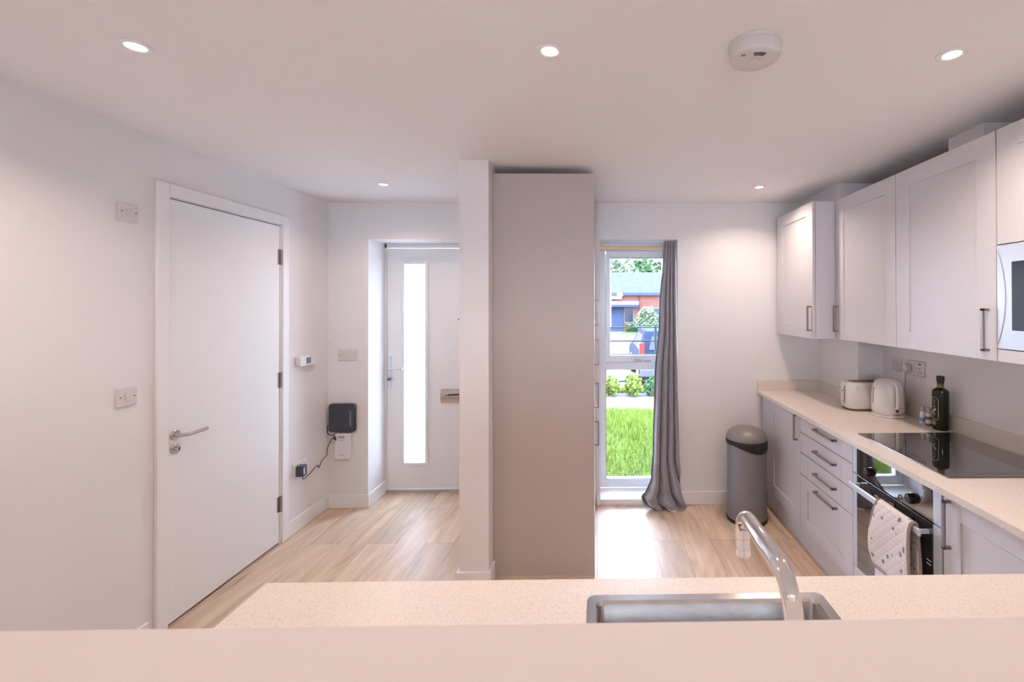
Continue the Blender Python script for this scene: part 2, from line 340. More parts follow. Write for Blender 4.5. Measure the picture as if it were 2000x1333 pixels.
lk = obj('thumb_turn', MB().lathe([(.026, 0), (.026, .007), (.024, .009)], (XL + .004, hy, hz - .068), 32, 'x').lathe([(.012, .009), (.012, .016), (.009, .024)], (XL + .004, hy, hz - .068), 20, 'x'), STEEL, d1, smooth=35)
obj('keyhole', B(XL + .028, XL + .0285, hy - .003, hy + .003, hz - .076, hz - .060), HOLE, lk)

# ------------------------------------------------------------------ front door
YD = 3.865
d2 = thing('door_2', 'white front door with tall narrow obscured glass strip and letter plate', 'door', (-1.3, YD, 0), kind='structure')
gx0, gx1, gz0, gz1 = -1.628, -1.450, .246, 1.931
mb = B(-1.772, gx0, YD, YD + .05, .030, 2.062); mb.box(gx1, DX1 + .02, YD, YD + .05, .030, 2.062); mb.box(gx0, gx1, YD, YD + .05, .030, gz0); mb.box(gx0, gx1, YD, YD + .05, gz1, 2.062)
obj('door_leaf', mb, DOORW, d2)
mb = B(DX0, -1.776, YD - .005, YD + .07, 0, DZ); mb.box(DX0, DX1, YD - .005, YD + .07, 2.068, DZ)
obj('door_frame', mb, UPVC, d2)
obj('threshold', B(DX0, DX1, YD - .015, YD + .07, 0, .024), mat('grey_threshold', (.5, .5, .52), .4), d2, bevel=.002)
mb = MB()
o_, i_ = .027, .002
mb.box(gx0 - o_, gx0 + i_, YD - .010, YD, gz0 - o_, gz1 + o_).box(gx1 - i_, gx1 + o_, YD - .010, YD, gz0 - o_, gz1 + o_)
mb.box(gx0 + i_, gx1 - i_, YD - .010, YD, gz0 - o_, gz0 + i_).box(gx0 + i_, gx1 - i_, YD - .010, YD, gz1 - i_, gz1 + o_)
obj('glazing_bead', mb, UPVC, d2, bevel=.004)
obj('glass_panel', B(gx0, gx1, YD + .018, YD + .024, gz0, gz1), FROST, d2)
mb = B(gx0 + .022, gx0 + .026, YD + .010, YD + .014, gz0, gz1).box(gx0 + .022, gx1, YD + .010, YD + .014, gz0 + .018, gz0 + .022)
obj('glazing_line', mb, mat('glass_spacer', (0.35, 0.42, 0.42), 0.5), d2)
hp = obj('handle_plate', B(-1.762, -1.733, YD - .010, YD, .882, 1.147), SILV, d2, bevel=.004)
mb = MB().tube([(-1.748, YD - .008, 1.048), (-1.748, YD - .045, 1.048), (-1.740, YD - .054, 1.049), (-1.70, YD - .056, 1.050), (-1.625, YD - .052, 1.044)], [.009, .009, .009, .0085, .0075], 14)
obj('lever', mb, CHROME, hp, smooth=40)
obj('lock_cylinder', MB().lathe([(.013, 0), (.013, -.016), (.010, -.02)], (-1.748, YD - .010, .955), 18, 'y'), mat('lock_dark', (.12, .15, .2), .3, .8), hp, smooth=35)
lp = obj('letter_plate', MB().prism([(YD, .745), (YD - .014, .750), (YD - .026, .775), (YD - .030, .805), (YD - .028, .835), (YD - .018, .862), (YD, .868)], 'x', -1.315, -1.045), STEEL, d2, smooth=30)
obj('letter_slot', MB().tube([(-1.285, YD - .0285, .818), (-1.24, YD - .031, .824), (-1.18, YD - .032, .827), (-1.06, YD - .032, .830)], [.001, .0055, .006, .005], 10), HOLE, lp)
obj('spy_hole', MB().lathe([(.008, 0), (.008, -.004), (.005, -.006)], (-1.17, YD, 1.46), 16, 'y'), NICKEL, d2, smooth=35)

# ------------------------------------------------------------------ kitchen window (tall, to the floor)
w1 = thing('window_1', 'tall white kitchen window with opening upper light and fixed lower pane', 'window', (.34, 3.8, 0), kind='structure')
fy0, fy1 = 3.80, 3.87
mb = B(WX0, .078, fy0, fy1, .047, WZ1).box(.597, WX1, fy0, fy1, .047, WZ1).box(.078, .597, fy0, fy1, 2.035, WZ1).box(.078, .597, fy0, fy1, .047, .116).box(.078, .597, fy0, fy1, 1.034, 1.098)
obj('window_frame', mb, UPVC, w1, bevel=.003)
sx0, sx1, sz0, sz1 = .080, .595, 1.100, 2.030
mb = B(sx0, sx0 + .036, fy0 - .018, fy1 - .01, sz0, sz1).box(sx1 - .036, sx1, fy0 - .018, fy1 - .01, sz0, sz1)
mb.box(sx0 + .036, sx1 - .036, fy0 - .018, fy1 - .01, sz0, sz0 + .052).box(sx0 + .036, sx1 - .036, fy0 - .018, fy1 - .01, sz1 - .056, sz1)
sash = obj('opening_sash', mb, UPVC, w1, bevel=.006)
obj('window_pane', B(sx0 + .034, sx1 - .034, 3.828, 3.832, sz0 + .05, sz1 - .054), GLASS, sash)
obj('window_pane', B(.076, .599, 3.838, 3.842, .114, 1.036), GLASS, w1)
mb = B(.078, .082, fy0 + .004, fy0 + .03, .114, 1.034).box(.078, .597, fy0 + .004, fy0 + .03, .114, .119).box(.114, .561, fy0 - .0175, fy0 - .01, 1.151, 1.155).box(.114, .561, fy0 - .0175, fy0 - .01, 1.970, 1.974)
obj('rubber_seal', mb, mat('grey_seal', (.22, .25, .28), .6), w1)
hn = obj('window_handle', B(.316, .350, fy0 - .034, fy0 - .018, 1.106, 1.128).box(.350, .375, fy0 - .040, fy0 - .026, 1.108, 1.120).box(.388, .455, fy0 - .040, fy0 - .028, 1.110, 1.117), CHROME, sash, bevel=.002)
struct('trim_4', B(WX0, WX1, YB - .012, 3.80, 0, .047), TRIM, 'low white window board at floor level', 'window sill', bevel=.003)
ts = MB().cyl((WX0 + .002, 3.66, 2.043), (WX1 - .002, 3.66, 2.043), .014, 20)
rod = thing('curtain_rod', 'pale wooden curtain rod fitted inside the window recess', 'curtain rod', (.33, 3.66, 2.043))
obj('pole', ts, WOODROD, rod, smooth=40)
obj('end_socket', MB().lathe([(.024, 0), (.024, .02), (.018, .024)], (WX0 + .001, 3.66, 2.043), 20, 'x'), WOODROD, rod, smooth=35)

# curtain
def lerp_t(tab, z):
    for (z0, a), (z1, b) in zip(tab, tab[1:]):
        if z0 >= z >= z1:
            t = (z0 - z) / (z0 - z1); t = t * t * (3 - 2 * t) if len(tab) > 3 else t; return a + (b - a) * t
    return tab[-1][1]
ZL = [(2.088, .540), (1.5, .503), (.97, .462), (.45, .445), (.22, .425), (.13, .385), (.085, .345), (.04, .352), (.003, .43)]
ZR = [(2.088, .634), (1.5, .637), (.97, .640), (.45, .645), (.22, .652), (.13, .662), (.085, .672), (.04, .684), (.003, .672)]
ZY = [(2.088, 3.612), (1.5, 3.605), (.97, 3.585), (.45, 3.545), (.22, 3.530), (.13, 3.515), (.085, 3.500), (.04, 3.485), (.003, 3.50)]
ZA = [(2.088, .014), (1.5, .022), (.97, .030), (.45, .034), (.22, .038), (.13, .044), (.085, .048), (.04, .046), (.003, .036)]
mb = MB(); NR, NC = 110, 120
for i in range(NR + 1):
    z = 2.088 * (1 - i / NR) + .008 * (i / NR); z = 2.088 - 2.085 * (i / NR) ** .86
    l, r, yc, am = (lerp_t(T, z) for T in (ZL, ZR, ZY, ZA))
    for j in range(NC + 1):
        s = j / NC; ph = s * (4.0 - 1.3 * max(0, 1 - z / .35)) * 2 * math.pi + .5 * math.sin(z * 1.7 + s * 5) + .25 * math.sin(z * 4.1)
        x = l + (r - l) * (s + .030 * math.sin(ph * 1.0 + 1.6) * (1 if 0.03 < s < .97 else .2)); y = yc + am * math.sin(ph) + .012 * math.sin(3 * s + 2.3 * z)
        if z < .22:
            k = (.22 - z) / .22; x += .010 * k * math.sin(z * 42 + s * 7); y -= .025 * k * math.sin(s * math.pi) + .012 * k * math.sin(z * 60 + s * 9)
        if y > 3.56: x = min(x, .640)
        if z < .06: y = min(y, 3.56)
        mb.v.append((x, y, z))
for i in range(NR):
    for j in range(NC):
        a = i * (NC + 1) + j; mb.f.append([a, a + 1, a + NC + 2, a + NC + 1])
cu = obj('curtain', mb, CURT, None, smooth=180, solid=.002)
tag(cu, 'long grey velvet curtain drawn to one side and pooling on the floor', 'curtain')

# ------------------------------------------------------------------ kitchen cabinets
def shaker(x, d, y0, y1, z0, z1, stile=.092, rail=.088, th=.019, rec=.007):
    """door whose face is at x and looks in direction d (-1 or +1)"""
    m_ = MB(); b_ = x - d * th
    m_.box(x, b_, y0, y0 + stile, z0, z1).box(x, b_, y1 - stile, y1, z0, z1)
    m_.box(x, b_, y0 + stile, y1 - stile, z0, z0 + rail).box(x, b_, y0 + stile, y1 - stile, z1 - rail, z1)
    m_.box(x - d * rec, b_, y0 + stile - .002, y1 - stile + .002, z0 + rail - .002, z1 - rail + .002)
    return m_
def vhandle(x, d, y, z0, z1, t=.010, out=.030):
    o = x + d * out
    return B(o - d * t, o, y - t * .6, y + t * .6, z0, z1).box(x, o, y - t * .6, y + t * .6, z0, z0 + t).box(x, o, y - t * .6, y + t * .6, z1 - t, z1)
def hhandle(x, d, y0, y1, z, t=.010, out=.030):
    o = x + d * out
    return B(o - d * t, o, y0, y1, z - t * .6, z + t * .6).box(x, o, y0, y0 + t, z - t * .6, z + t * .6).box(x, o, y1 - t, y1, z - t * .6, z + t * .6)
def hd_(mbx, parent): return obj('handle', mbx, NICKEL, parent, bevel=.0012)

FX = 1.317
def carcass(x0, x1, y0, y1, z0, z1, xin): return B(x0 + xin, x1, y0 + .001, y1 - .001, z0, z1)
# far base cabinet + filler
c = thing('base_cabinet', 'pale grey base cabinet with tall shaker door beside the pedal bin', 'cabinet', (1.62, 3.17, 0))
obj('body', B(FX + .020, 1.915, 2.909, 3.43, .15, .871), CAB, c)
dr = obj('door', shaker(FX, -1, 2.910, 3.428, .155, .868, .078, .082), CAB, c, bevel=.0012); hd_(vhandle(FX, -1, 2.945, .690, .858), dr)
obj('filler_panel', B(FX - .0, FX + .02, 3.431, 3.565, .155, .868), CAB, c, bevel=.001)
# plinth: continuous
pl = obj('plinth', B(1.352, 1.370, 1.15, 3.564, 0, .149), CAB); tag(pl, 'continuous grey plinth board under the right-hand base units', 'plinth')
# drawer unit
c = thing('drawer_unit', 'pale grey four-drawer base unit between the tall cupboard and the oven', 'drawer unit', (1.62, 2.6, 0))
obj('body', B(FX + .024, 1.915, 2.309, 2.907, .15, .871), CAB, c)
def grooved(y0, y1, z0, z1):
    m_ = MB(); g = .0015; s_ = .105
    m_.box(FX, FX + .019, y0, y0 + s_, z0, z1).box(FX, FX + .019, y0 + s_ + g, y1 - s_ - g, z0, z1).box(FX, FX + .019, y1 - s_, y1, z0, z1).box(FX + .003, FX + .018, y0 + .01, y1 - .01, z0 + .002, z1 - .002); return m_
for z0, z1, hz_ in ((.7585, .868, .829), (.6275, .7535, .697), (.4915, .6225, .563)):
    dr = obj('drawer', grooved(2.3105, 2.9055, z0, z1), CAB, c, bevel=.0008); hd_(hhandle(FX, -1, 2.462, 2.692, hz_), dr)
dr = obj('drawer', shaker(FX, -1, 2.3105, 2.9055, .155, .4865, .092, .075), CAB, c, bevel=.0012); hd_(hhandle(FX, -1, 2.455, 2.685, .460), dr)
# near base cabinet
c = thing('base_cabinet', 'pale grey base cabinet with shaker door and long handle nearer than the oven', 'cabinet', (1.62, 1.42, 0))
obj('body', B(FX + .020, 1.915, 1.150, 1.700, .15, .871), CAB, c)
dr = obj('door', shaker(FX, -1, 1.152, 1.7005, .155, .868, .080, .085), CAB, c, bevel=.0012); hd_(vhandle(FX, -1, 1.668, .665, .846), dr)

# tall larder block (two full-height units) and its big end panel
c = thing('tall_cabinet', 'tall larder unit with broad beige-grey end panel facing the camera', 'cabinet', (-.3, 2.87, 0))
obj('end_panel', B(-.5985, -.012, 2.632, 2.652, .012, 2.345), CABP, c, bevel=.001)
obj('body', B(-.598, -.034, 2.653, 3.109, .02, 2.335), CAB, c)
obj('sealing_strip', B(-.5985, -.012, 2.626, 2.652, 0, .012), mat('beige_sealant', (.6, .5, .4), .6), c)
dr = obj('door', shaker(-.0125, 1, 2.655, 3.108, 1.401, 2.340), CAB, c, bevel=.001); hd_(vhandle(-.0125, 1, 3.085, 1.435, 1.613), dr)
dr = obj('door', shaker(-.0125, 1, 2.655, 3.108, .155, 1.398), CAB, c, bevel=.001); hd_(vhandle(-.0125, 1, 3.085, 1.167, 1.345), dr)
c = thing('tall_cabinet', 'tall larder unit mostly hidden behind the beige-grey end panel, by the window', 'cabinet', (-.3, 3.34, 0))
obj('body', B(-.598, -.034, 3.111, 3.560, .02, 2.335), CAB, c)
dr = obj('door', shaker(-.0125, 1, 3.112, 3.560, .868, 2.340), CAB, c, bevel=.001); hd_(vhandle(-.0125, 1, 3.135, .868, 1.042), dr)
dr = obj('door', shaker(-.0125, 1, 3.112, 3.560, .155, .865), CAB, c, bevel=.001); hd_(vhandle(-.0125, 1, 3.135, .607, .776), dr)

# wall cabinets
CZ0, CZ1 = 1.352, 2.265
def wallcab(xf, xb, y0, y1, label, hy_, hz0, hz1, sidepanel=False):
    c = thing('wall_cabinet', label, 'cabinet', ((xf + xb) / 2, (y0 + y1) / 2, CZ0))
    obj('body', B(xf + .021, xb, y0 + .001, y1 - .001, CZ0, CZ1 - .004), CAB, c, bevel=.001)
    dr = obj('door', shaker(xf, -1, y0 + .0015, y1 - .0015, CZ0, CZ1, .092, .085), CAB, c, bevel=.0012)
    hd_(vhandle(xf, -1, hy_, hz0, hz1), dr); return c
wallcab(1.430, 1.765, 2.962, 3.545, 'deeper set wall cabinet against the far wall, side panel showing', 2.985, 1.402, 1.570)
wallcab(1.580, 1.935, 2.357, 2.957, 'pale grey wall cabinet above the kettle with its handle at the far side', 2.925, 1.400, 1.572)
wallcab(1.580, 1.935, 1.758, 2.356, 'pale grey wall cabinet between the kettle cabinet and the microwave', 1.795, 1.388, 1.560)
c = thing('wall_cabinet', 'wall cabinet housing the built-in microwave, cut by the frame edge', 'cabinet', (1.76, 1.45, CZ0))
mb = B(1.601, 1.935, 1.156, 1.757, 1.810, CZ1 - .004).box(1.601, 1.935, 1.156, 1.757, CZ0, 1.400).box(1.601, 1.935, 1.739, 1.757, 1.400, 1.810).box(1.601, 1.935, 1.156, 1.170, 1.400, 1.810).box(1.915, 1.935, 1.170, 1.739, 1.400, 1.810)
obj('body', mb, CAB, c)
obj('door', shaker(1.580, -1, 1.158, 1.7535, 1.812, CZ1, .092, .085), CAB, c, bevel=.0012)
obj('filler_panel', B(1.580, 1.599, 1.158, 1.7535, CZ0, 1.400), CAB, c, bevel=.001)
mw = thing('microwave', 'built-in silver microwave with dark window at the frame edge', 'microwave', (1.7, 1.455, 1.404))
mb = B(1.578, 1.596, 1.689, 1.7525, 1.404, 1.807).box(1.578, 1.596, 1.160, 1.245, 1.404, 1.807).box(1.578, 1.596, 1.245, 1.689, 1.404, 1.478).box(1.578, 1.596, 1.245, 1.689, 1.738, 1.807)
obj('front_frame', mb, SILV, mw)
obj('body', B(1.596, 1.90, 1.175, 1.735, 1.406, 1.805), BLACK, mw)
obj('door_window', B(1.576, 1.590, 1.243, 1.691, 1.476, 1.740), DARKWIN, mw, bevel=.004)
pts = [(1.577, 1.7515 - .036 * math.sin(math.pi * min(1, (i / 24) * 1.0)) ** .8 if 0 < i < 24 else 1.7515, 1.790 - .37 * i / 24) for i in range(25)]
obj('pull_recess', MB().tube(pts, .0016, 8), mat('shaded_groove', (.42, .47, .54), .4, .5), mw, smooth=60)

# worktops
WT, WB = .897, .872
SX0, SX1, SY0, SY1 = -.022, .525, .640, 1.057
wk = thing('worktop', 'L-shaped speckled cream worktop with matching upstand', 'worktop', (.6, 1.5, WB))
hx = [-.808, SX0 + .012, SX1 - .012, 1.939]
mb = B(-.808, SX0 + .012, .488, 1.125, WB, WT).box(SX1 - .012, 1.939, .488, 1.125, WB, WT).box(SX0 + .012, SX1 - .012, .488, SY0 + .012, WB, WT).box(SX0 + .012, SX1 - .012, SY1 - .012, 1.125, WB, WT)
mb.box(1.275, 1.939, 1.125, 3.578, WB, WT)
obj('top', mb, WORK, wk)
mb = B(1.920, 1.939, .49, 3.028, WT, .977).box(1.750, 1.769, 3.010, 3.559, WT, .977).box(1.750, 1.939, 3.010, 3.029, WT, .977).box(1.275, 1.769, 3.559, 3.5785, WT, .977)
obj('upstand', mb, WORK, wk, bevel=.001)
# peninsula base units (under the sink worktop)
for x0, x1, lab in ((-.79, -.2, 'base unit at the open end of the sink peninsula'), (-.198, .60, 'base unit beneath the sink bowl'), (.602, 1.30, 'base unit where the peninsula meets the right run')):
    c = thing('base_cabinet', lab, 'cabinet', ((x0 + x1) / 2, .8, 0), 'base units under the sink peninsula')
    if 'beneath' in lab: mb = B(x0, x1, .49, 1.08, 0, .66)
    else: mb = B(x0, x1, .49, 1.08, 0, .871)
    obj('body', mb, CAB, c); obj('door', B(x0 + .002, x1 - .002, 1.081, 1.10, .155, .868), CAB, c, bevel=.001)

# sink
sk = thing('sink', 'stainless steel inset sink in the speckled peninsula worktop', 'sink', (.25, .85, .68))
def rr(x0, x1, y0, y1, r, n=6):
    out = []
    for cx, cy, a0 in ((x1 - r, y1 - r, 0), (x0 + r, y1 - r, 90), (x0 + r, y0 + r, 180), (x1 - r, y0 + r, 270)):
        for k in range(n + 1):
            a = math.radians(a0 + 90 * k / n); out.append((cx + r * math.cos(a), cy + r * math.sin(a)))
    return out
rings = [(rr(SX0, SX1, SY0, SY1, .018), WT + .0005), (rr(SX0 + .001, SX1 - .001, SY0 + .001, SY1 - .001, .018), WT + .0035), (rr(SX0 + .020, SX1 - .020, SY0 + .020, SY1 - .020, .016), WT + .0035),
         (rr(SX0 + .024, SX1 - .024, SY0 + .024, SY1 - .024, .016), WT - .004), (rr(SX0 + .026, SX1 - .026, SY0 + .026, SY1 - .026, .016), .72), (rr(SX0 + .045, SX1 - .045, SY0 + .045, SY1 - .045, .03), .70)]
mb = MB(); n = len(rings[0][0])
for rg, z in rings: mb.v += [(x, y, z) for x, y in rg]
for i in range(len(rings) - 1):
    for k in range(n): mb.f.append([i * n + k, i * n + (k + 1) % n, (i + 1) * n + (k + 1) % n, (i + 1) * n + k])
mb.f.append([5 * n + k for k in range(n)])
obj('bowl', mb, STEEL, sk, smooth=35, solid=.0012)
obj('drain', MB().lathe([(.045, 0), (.045, .003), (.03, .004)], (.25, .85, .7006), 28), CHROME, sk, smooth=35)
# tap
tp = thing('tap', 'chrome swan-neck kitchen tap arching over the sink', 'tap', (.262, .600, WT))
obj('base_collar', MB().lathe([(.026, 0), (.026, .006), (.0235, .010), (.0235, .055), (.018, .062)], (.262, .600, WT + .0005), 32), CHROME, tp, smooth=35)
def arc(c, r, a0, a1, n=10):
    return [(c[0], c[1] + r * math.cos(math.radians(a0 + (a1 - a0) * i / n)), c[2] + r * math.sin(math.radians(a0 + (a1 - a0) * i / n))) for i in range(n + 1)]
zt = 1.204
pts = [(.262, .600, WT + .05)] + arc((.262, .655, zt - .055), .055, 180, 90) + arc((.262, .776, zt - .034), .034, 90, 0) + [(.262, .810, zt - .045)]
obj('spout', MB().tube(pts, .0130, 28, cap=False), CHROME, tp, smooth=60)
obj('aerator', MB().lathe([(.0105, -.001), (.0135, 0), (.0135, .012), (.0122, .013), (.0122, .030), (.0130, .031)], (.262, .810, 1.128), 28), CHROME, tp, smooth=35)
obj('lever', MB().tube([(.285, .600, .935), (.31, .600, .94), (.355, .600, .955)], [.008, .006, .005], 14), CHROME, tp, smooth=50)

# hob
hb = thing('hob', 'black glass induction hob set into the worktop above the oven', 'hob', (1.63, 2.05, WT))
obj('glass_top', B(1.371, 1.893, 1.744, 2.354, WT + .0006, WT + .0055), BLKGL, hb, bevel=.0015)
obj('touch_controls', B(1.50, 1.75, 1.775, 1.777, WT + .0056, WT + .0058), mat('hob_print', (.12, .12, .12), .4), hb)

# oven
ov = thing('oven', 'built-in oven with black glass control panel and door framed in silver', 'oven', (1.6, 2.01, .235))
oy0, oy1 = 1.7085, 2.3055
obj('body', B(FX + .022, 1.88, oy0 + .010, oy1 - .012, .24, .850), BLACK, ov)
cp = obj('control_panel', B(FX, FX + .020, oy0 + .044, oy1 - .034, .722, .855), BLKGL, ov, bevel=.001)
for q0, q1 in ((oy1 - .034, oy1), (oy0, oy0 + .044)): obj('panel_trim', B(FX - .001, FX + .020, q0, q1, .722, .862), SILV, cp, bevel=.001)
obj('top_gap', B(FX + .002, FX + .020, oy0, oy1, .8555, .871), HOLE, ov)
for ky in (2.165, 1.868):
    kb = obj('knob', MB().lathe([(.0215, 0), (.0215, -.012), (.0195, -.020), (.017, -.023)], (FX, ky, .768), 28, 'x'), mat('knob_black', (.015, .015, .018), .2, .3), cp, smooth=35)
    obj('knob_pointer', B(FX - .0235, FX - .0225, ky - .001, ky + .001, .774, .786), PRNT, kb)
dg = obj('oven_door', B(FX, FX + .020, oy0 + .044, oy1 - .034, .250, .716), BLKGL, ov, bevel=.001)
for q0, q1 in ((oy1 - .034, oy1), (oy0, oy0 + .044)): obj('door_trim', B(FX - .001, FX + .020, q0, q1, .250, .716), SILV, dg, bevel=.001)
mb = B(FX - .050, FX - .040, 1.762, 2.262, .662, .690).box(FX - .042, FX, 1.770, 1.786, .668, .684).box(FX - .042, FX, 2.238, 2.254, .668, .684)
obj('door_handle', mb, SILV, dg, bevel=.003)
for zz in (.56, .545, .40): obj('printed_mark', B(FX - .0004, FX + .001, 1.765, 1.79, zz, zz + .004), PRNT, dg)
obj('lower_filler', B(FX, FX + .019, oy0, oy1, .155, .246), CAB, ov, bevel=.001)

# oven glove draped over the oven handle
og = thing('oven_glove', 'quilted patterned double oven glove with taupe binding over the oven handle', 'oven glove', (FX - .045, 1.91, .40))
def sheet(path, y0f, y1f, nu=26, wob=.004):
    m_ = MB(); n_ = len(path)
    for i, (x, z) in enumerate(path):
        for j in range(nu + 1):
            t = j / nu; y = y0f(z) * (1 - t) + y1f(z) * t
            dx = wob * math.sin(t * 7 + z * 20) * min(1, abs(z - .69) * 8)
            m_.v.append((x + dx, y, z + .006 * math.sin(t * 5) * min(1, abs(z - .69) * 4)))
    for i in range(n_ - 1):
        for j in range(nu):
            a = i * (nu + 1) + j; m_.f.append([a, a + 1, a + nu + 2, a + nu + 1])
    return m_
hxm = FX - .045
front = [(hxm - .022 - .006 * math.sin(k / 12 * math.pi), .41 + k * (.665 - .41) / 12) for k in range(13)]
over = [(hxm - .014 * math.cos(math.radians(a)), .686 + .014 * math.sin(math.radians(a))) for a in range(0, 181, 20)]
back = [(hxm + .016 + .003 * math.sin(k / 3), .665 - k * (.665 - .30) / 14) for k in range(15)]
ya = lambda z: 1.800 - .02 * max(0, (.69 - z) / .29); yb = lambda z: 2.015 + .035 * math.sin(min(1, max(0, (.69 - z) / .28)) * 2.2)
obj('quilted_band', sheet(front + over + back, ya, yb), GLOVE, og, smooth=80, solid=.008)
edge = front + over + back
e1 = [(x, ya(z), z) for x, z in edge]; e2 = [(x, yb(z), z) for x, z in edge]
e3 = [(front[0][0] - .001, ya(.41) + (yb(.41) - ya(.41)) * k / 12, .41 + .006 * math.sin(k / 12 * 5)) for k in range(13)]
obj('binding', MB().tube(e1, .0065, 10).tube(e2, .0065, 10).tube(e3, .0055, 10), BIND, og, smooth=60)
obj('glove_lining', B(hxm - .020, hxm - .010, 1.80, 2.025, .285, .45), GLWHITE, og, bevel=.004)
obj('hanging_loop', MB().tube([(hxm - .008, 2.008, .700), (hxm - .012, 2.022, .716), (hxm - .010, 2.035, .712), (hxm - .006, 2.030, .696)], .003, 8), BIND, og, smooth=60)

# ------------------------------------------------------------------ things on the worktop
# toaster
tx0, tx1, ty0, ty1, tz1 = 1.615, 1.875, 2.856, 3.006, 1.076
ts_ = thing('toaster', 'cream two-slot toaster in the corner of the worktop', 'toaster', ((tx0 + tx1) / 2, (ty0 + ty1) / 2, WT))
prof = rr(tx0, tx1, ty0, ty1, .050, 8)
def ringmesh(levels, cap=True):
    m_ = MB(); n_ = len(levels[0][0])
    for rg, z in levels: m_.v += [(x, y, z) for x, y in rg]
    for i in range(len(levels) - 1):
        for k in range(n_): m_.f.append([i * n_ + k, i * n_ + (k + 1) % n_, (i + 1) * n_ + (k + 1) % n_, (i + 1) * n_ + k])
    m_.f.append(list(range(n_ - 1, -1, -1))); m_.f.append([(len(levels) - 1) * n_ + k for k in range(n_)]); return m_
def ins(d): return rr(tx0 + d, tx1 - d, ty0 + d, ty1 - d, max(.008, .050 - d * .6), 8)
obj('shell', ringmesh([(ins(.004), WT + .014), (ins(0), WT + .03), (ins(0), tz1 - .022), (ins(.003), tz1 - .010), (ins(.010), tz1 - .003), (ins(.020), tz1)]), ENAM, ts_, smooth=50)
obj('base', ringmesh([(ins(.008), WT + .0005), (ins(.006), WT + .014)]), mat('bronze_base', (.18, .13, .10), .4, .5), ts_, smooth=40)
for yy in (2.905, 2.957): obj('slot', B(tx0 + .045, tx1 - .035, yy - .013, yy + .013, tz1 - .002, tz1 + .0008), HOLE, ts_)
lv = obj('lever_track', B(tx0 - .0012, tx0 + .002, 2.914, 2.928, WT + .045, WT + .150), NICKEL, ts_, bevel=.0006)
obj('lever_knob', MB().cyl((tx0, 2.921, WT + .125), (tx0 - .022, 2.921, WT + .125), .004, 12).box(tx0 - .028, tx0 - .020, 2.908, 2.934, WT + .118, WT + .131), CHROME, ts_, bevel=.002)
obj('browning_dial', MB().lathe([(.011, 0), (.011, -.012), (.009, -.014)], (tx0 - .001, 2.921, WT + .045), 20, 'x'), CHROME, ts_, smooth=35)
# kettle
kc = (1.790, 2.752)
kt = thing('kettle', 'cream jug kettle with clear gauge strip beside the toaster', 'kettle', (kc[0], kc[1], WT))
obj('power_base', MB().lathe([(.086, 0), (.090, .004), (.090, .012), (.084, .016)], (*kc, WT + .0005), 40), ENAM, kt, smooth=35)
obj('base_ring', MB().lathe([(.087, .017), (.0895, .019), (.0895, .027), (.088, .028)], (*kc, WT), 40), CHROME, kt, smooth=35)
obj('jug', MB().lathe([(.087, .028), (.089, .034), (.088, .10), (.085, .155), (.080, .185), (.070, .208), (.052, .222), (.030, .229), (.004, .231)], (*kc, WT), 48), ENAM, kt, smooth=60)
ang = math.radians(-97); hdv = Vector((math.cos(ang), math.sin(ang), 0)); C0 = Vector((*kc, WT))
hp_ = [C0 + hdv * r + Vector((0, 0, z)) for r, z in ((.062, .208), (.090, .206), (.108, .190), (.114, .160), (.114, .100), (.110, .072), (.096, .062), (.084, .064))]
obj('handle', MB().tube(hp_, [.010, .010, .0105, .0105, .0100, .0095, .0095, .010], 14), ENAM, kt, smooth=70)
ga = math.radians(176); gp = [C0 + Vector((math.cos(ga) * r, math.sin(ga) * r, z)) for r, z in ((.0868, .075), (.0872, .10), (.0852, .15), (.083, .172))]
obj('water_gauge', MB().tube(gp, .005, 10), mat('gauge_grey', (.32, .34, .38), .2), kt, smooth=60)
sa = math.radians(-92); s0 = C0 + Vector((math.cos(sa) * .0885, math.sin(sa) * .0885, .045)); s1 = s0 + Vector((math.cos(sa), math.sin(sa), 0)) * .006
obj('power_switch', MB().tube([s0, s1], .008, 12), BLACK, kt, smooth=35)
sd = C0 + Vector((.0, .062, .205)); obj('spout', MB().tube([sd, sd + Vector((.004, .018, .012))], [.016, .006], 12), ENAM, kt, smooth=60)
# olive oil bottle
bc_ = (1.872, 2.432)
bt = thing('oil_bottle', 'tall dark green olive oil bottle with gold-outlined label', 'bottle', (*bc_, WT))
obj('glass_body', MB().lathe([(.038, 0), (.0405, .005), (.0405, .16), (.041, .200), (.039, .212), (.026, .222), (.0165, .228)], (*bc_, WT + .0005), 40, sx=.95, sy=.95), BOTGL, bt, smooth=40)
obj('neck', MB().lathe([(.0165, .228), (.016, .232), (.016, .252)], (*bc_, WT), 24), BOTNK, bt, smooth=35)
obj('collar', MB().lathe([(.0168, .248), (.0168, .262)], (*bc_, WT), 24), mat('dark_red_foil', (.03, .01, .015), .35), bt, smooth=35)
cpb = obj('screw_cap', MB().lathe([(.0185, .264), (.019, .266), (.019, .288), (.0175, .290)], (*bc_, WT), 28), BLACK, bt, smooth=35)
def on_bottle(a, z, r=.0390): return (bc_[0] + r * math.cos(a), bc_[1] + r * math.sin(a), WT + z)
a0, a1 = math.radians(150), math.radians(219)
pts = [on_bottle(a1, .065), on_bottle(a1, .155)] + [on_bottle(a1 + (a0 - a1) * (.5 - .5 * math.cos(t)), .155 + .022 * math.sin(t)) for t in [math.pi * k / 12 for k in range(1, 12)]] + [on_bottle(a0, .155), on_bottle(a0, .065)] + [on_bottle(a0 + (a1 - a0) * k / 6, .058) for k in range(7)]
lb = obj('label_outline', MB().tube(pts, .0012, 8), GOLD, bt, smooth=60)
mb = MB(); am = (a0 + a1) / 2
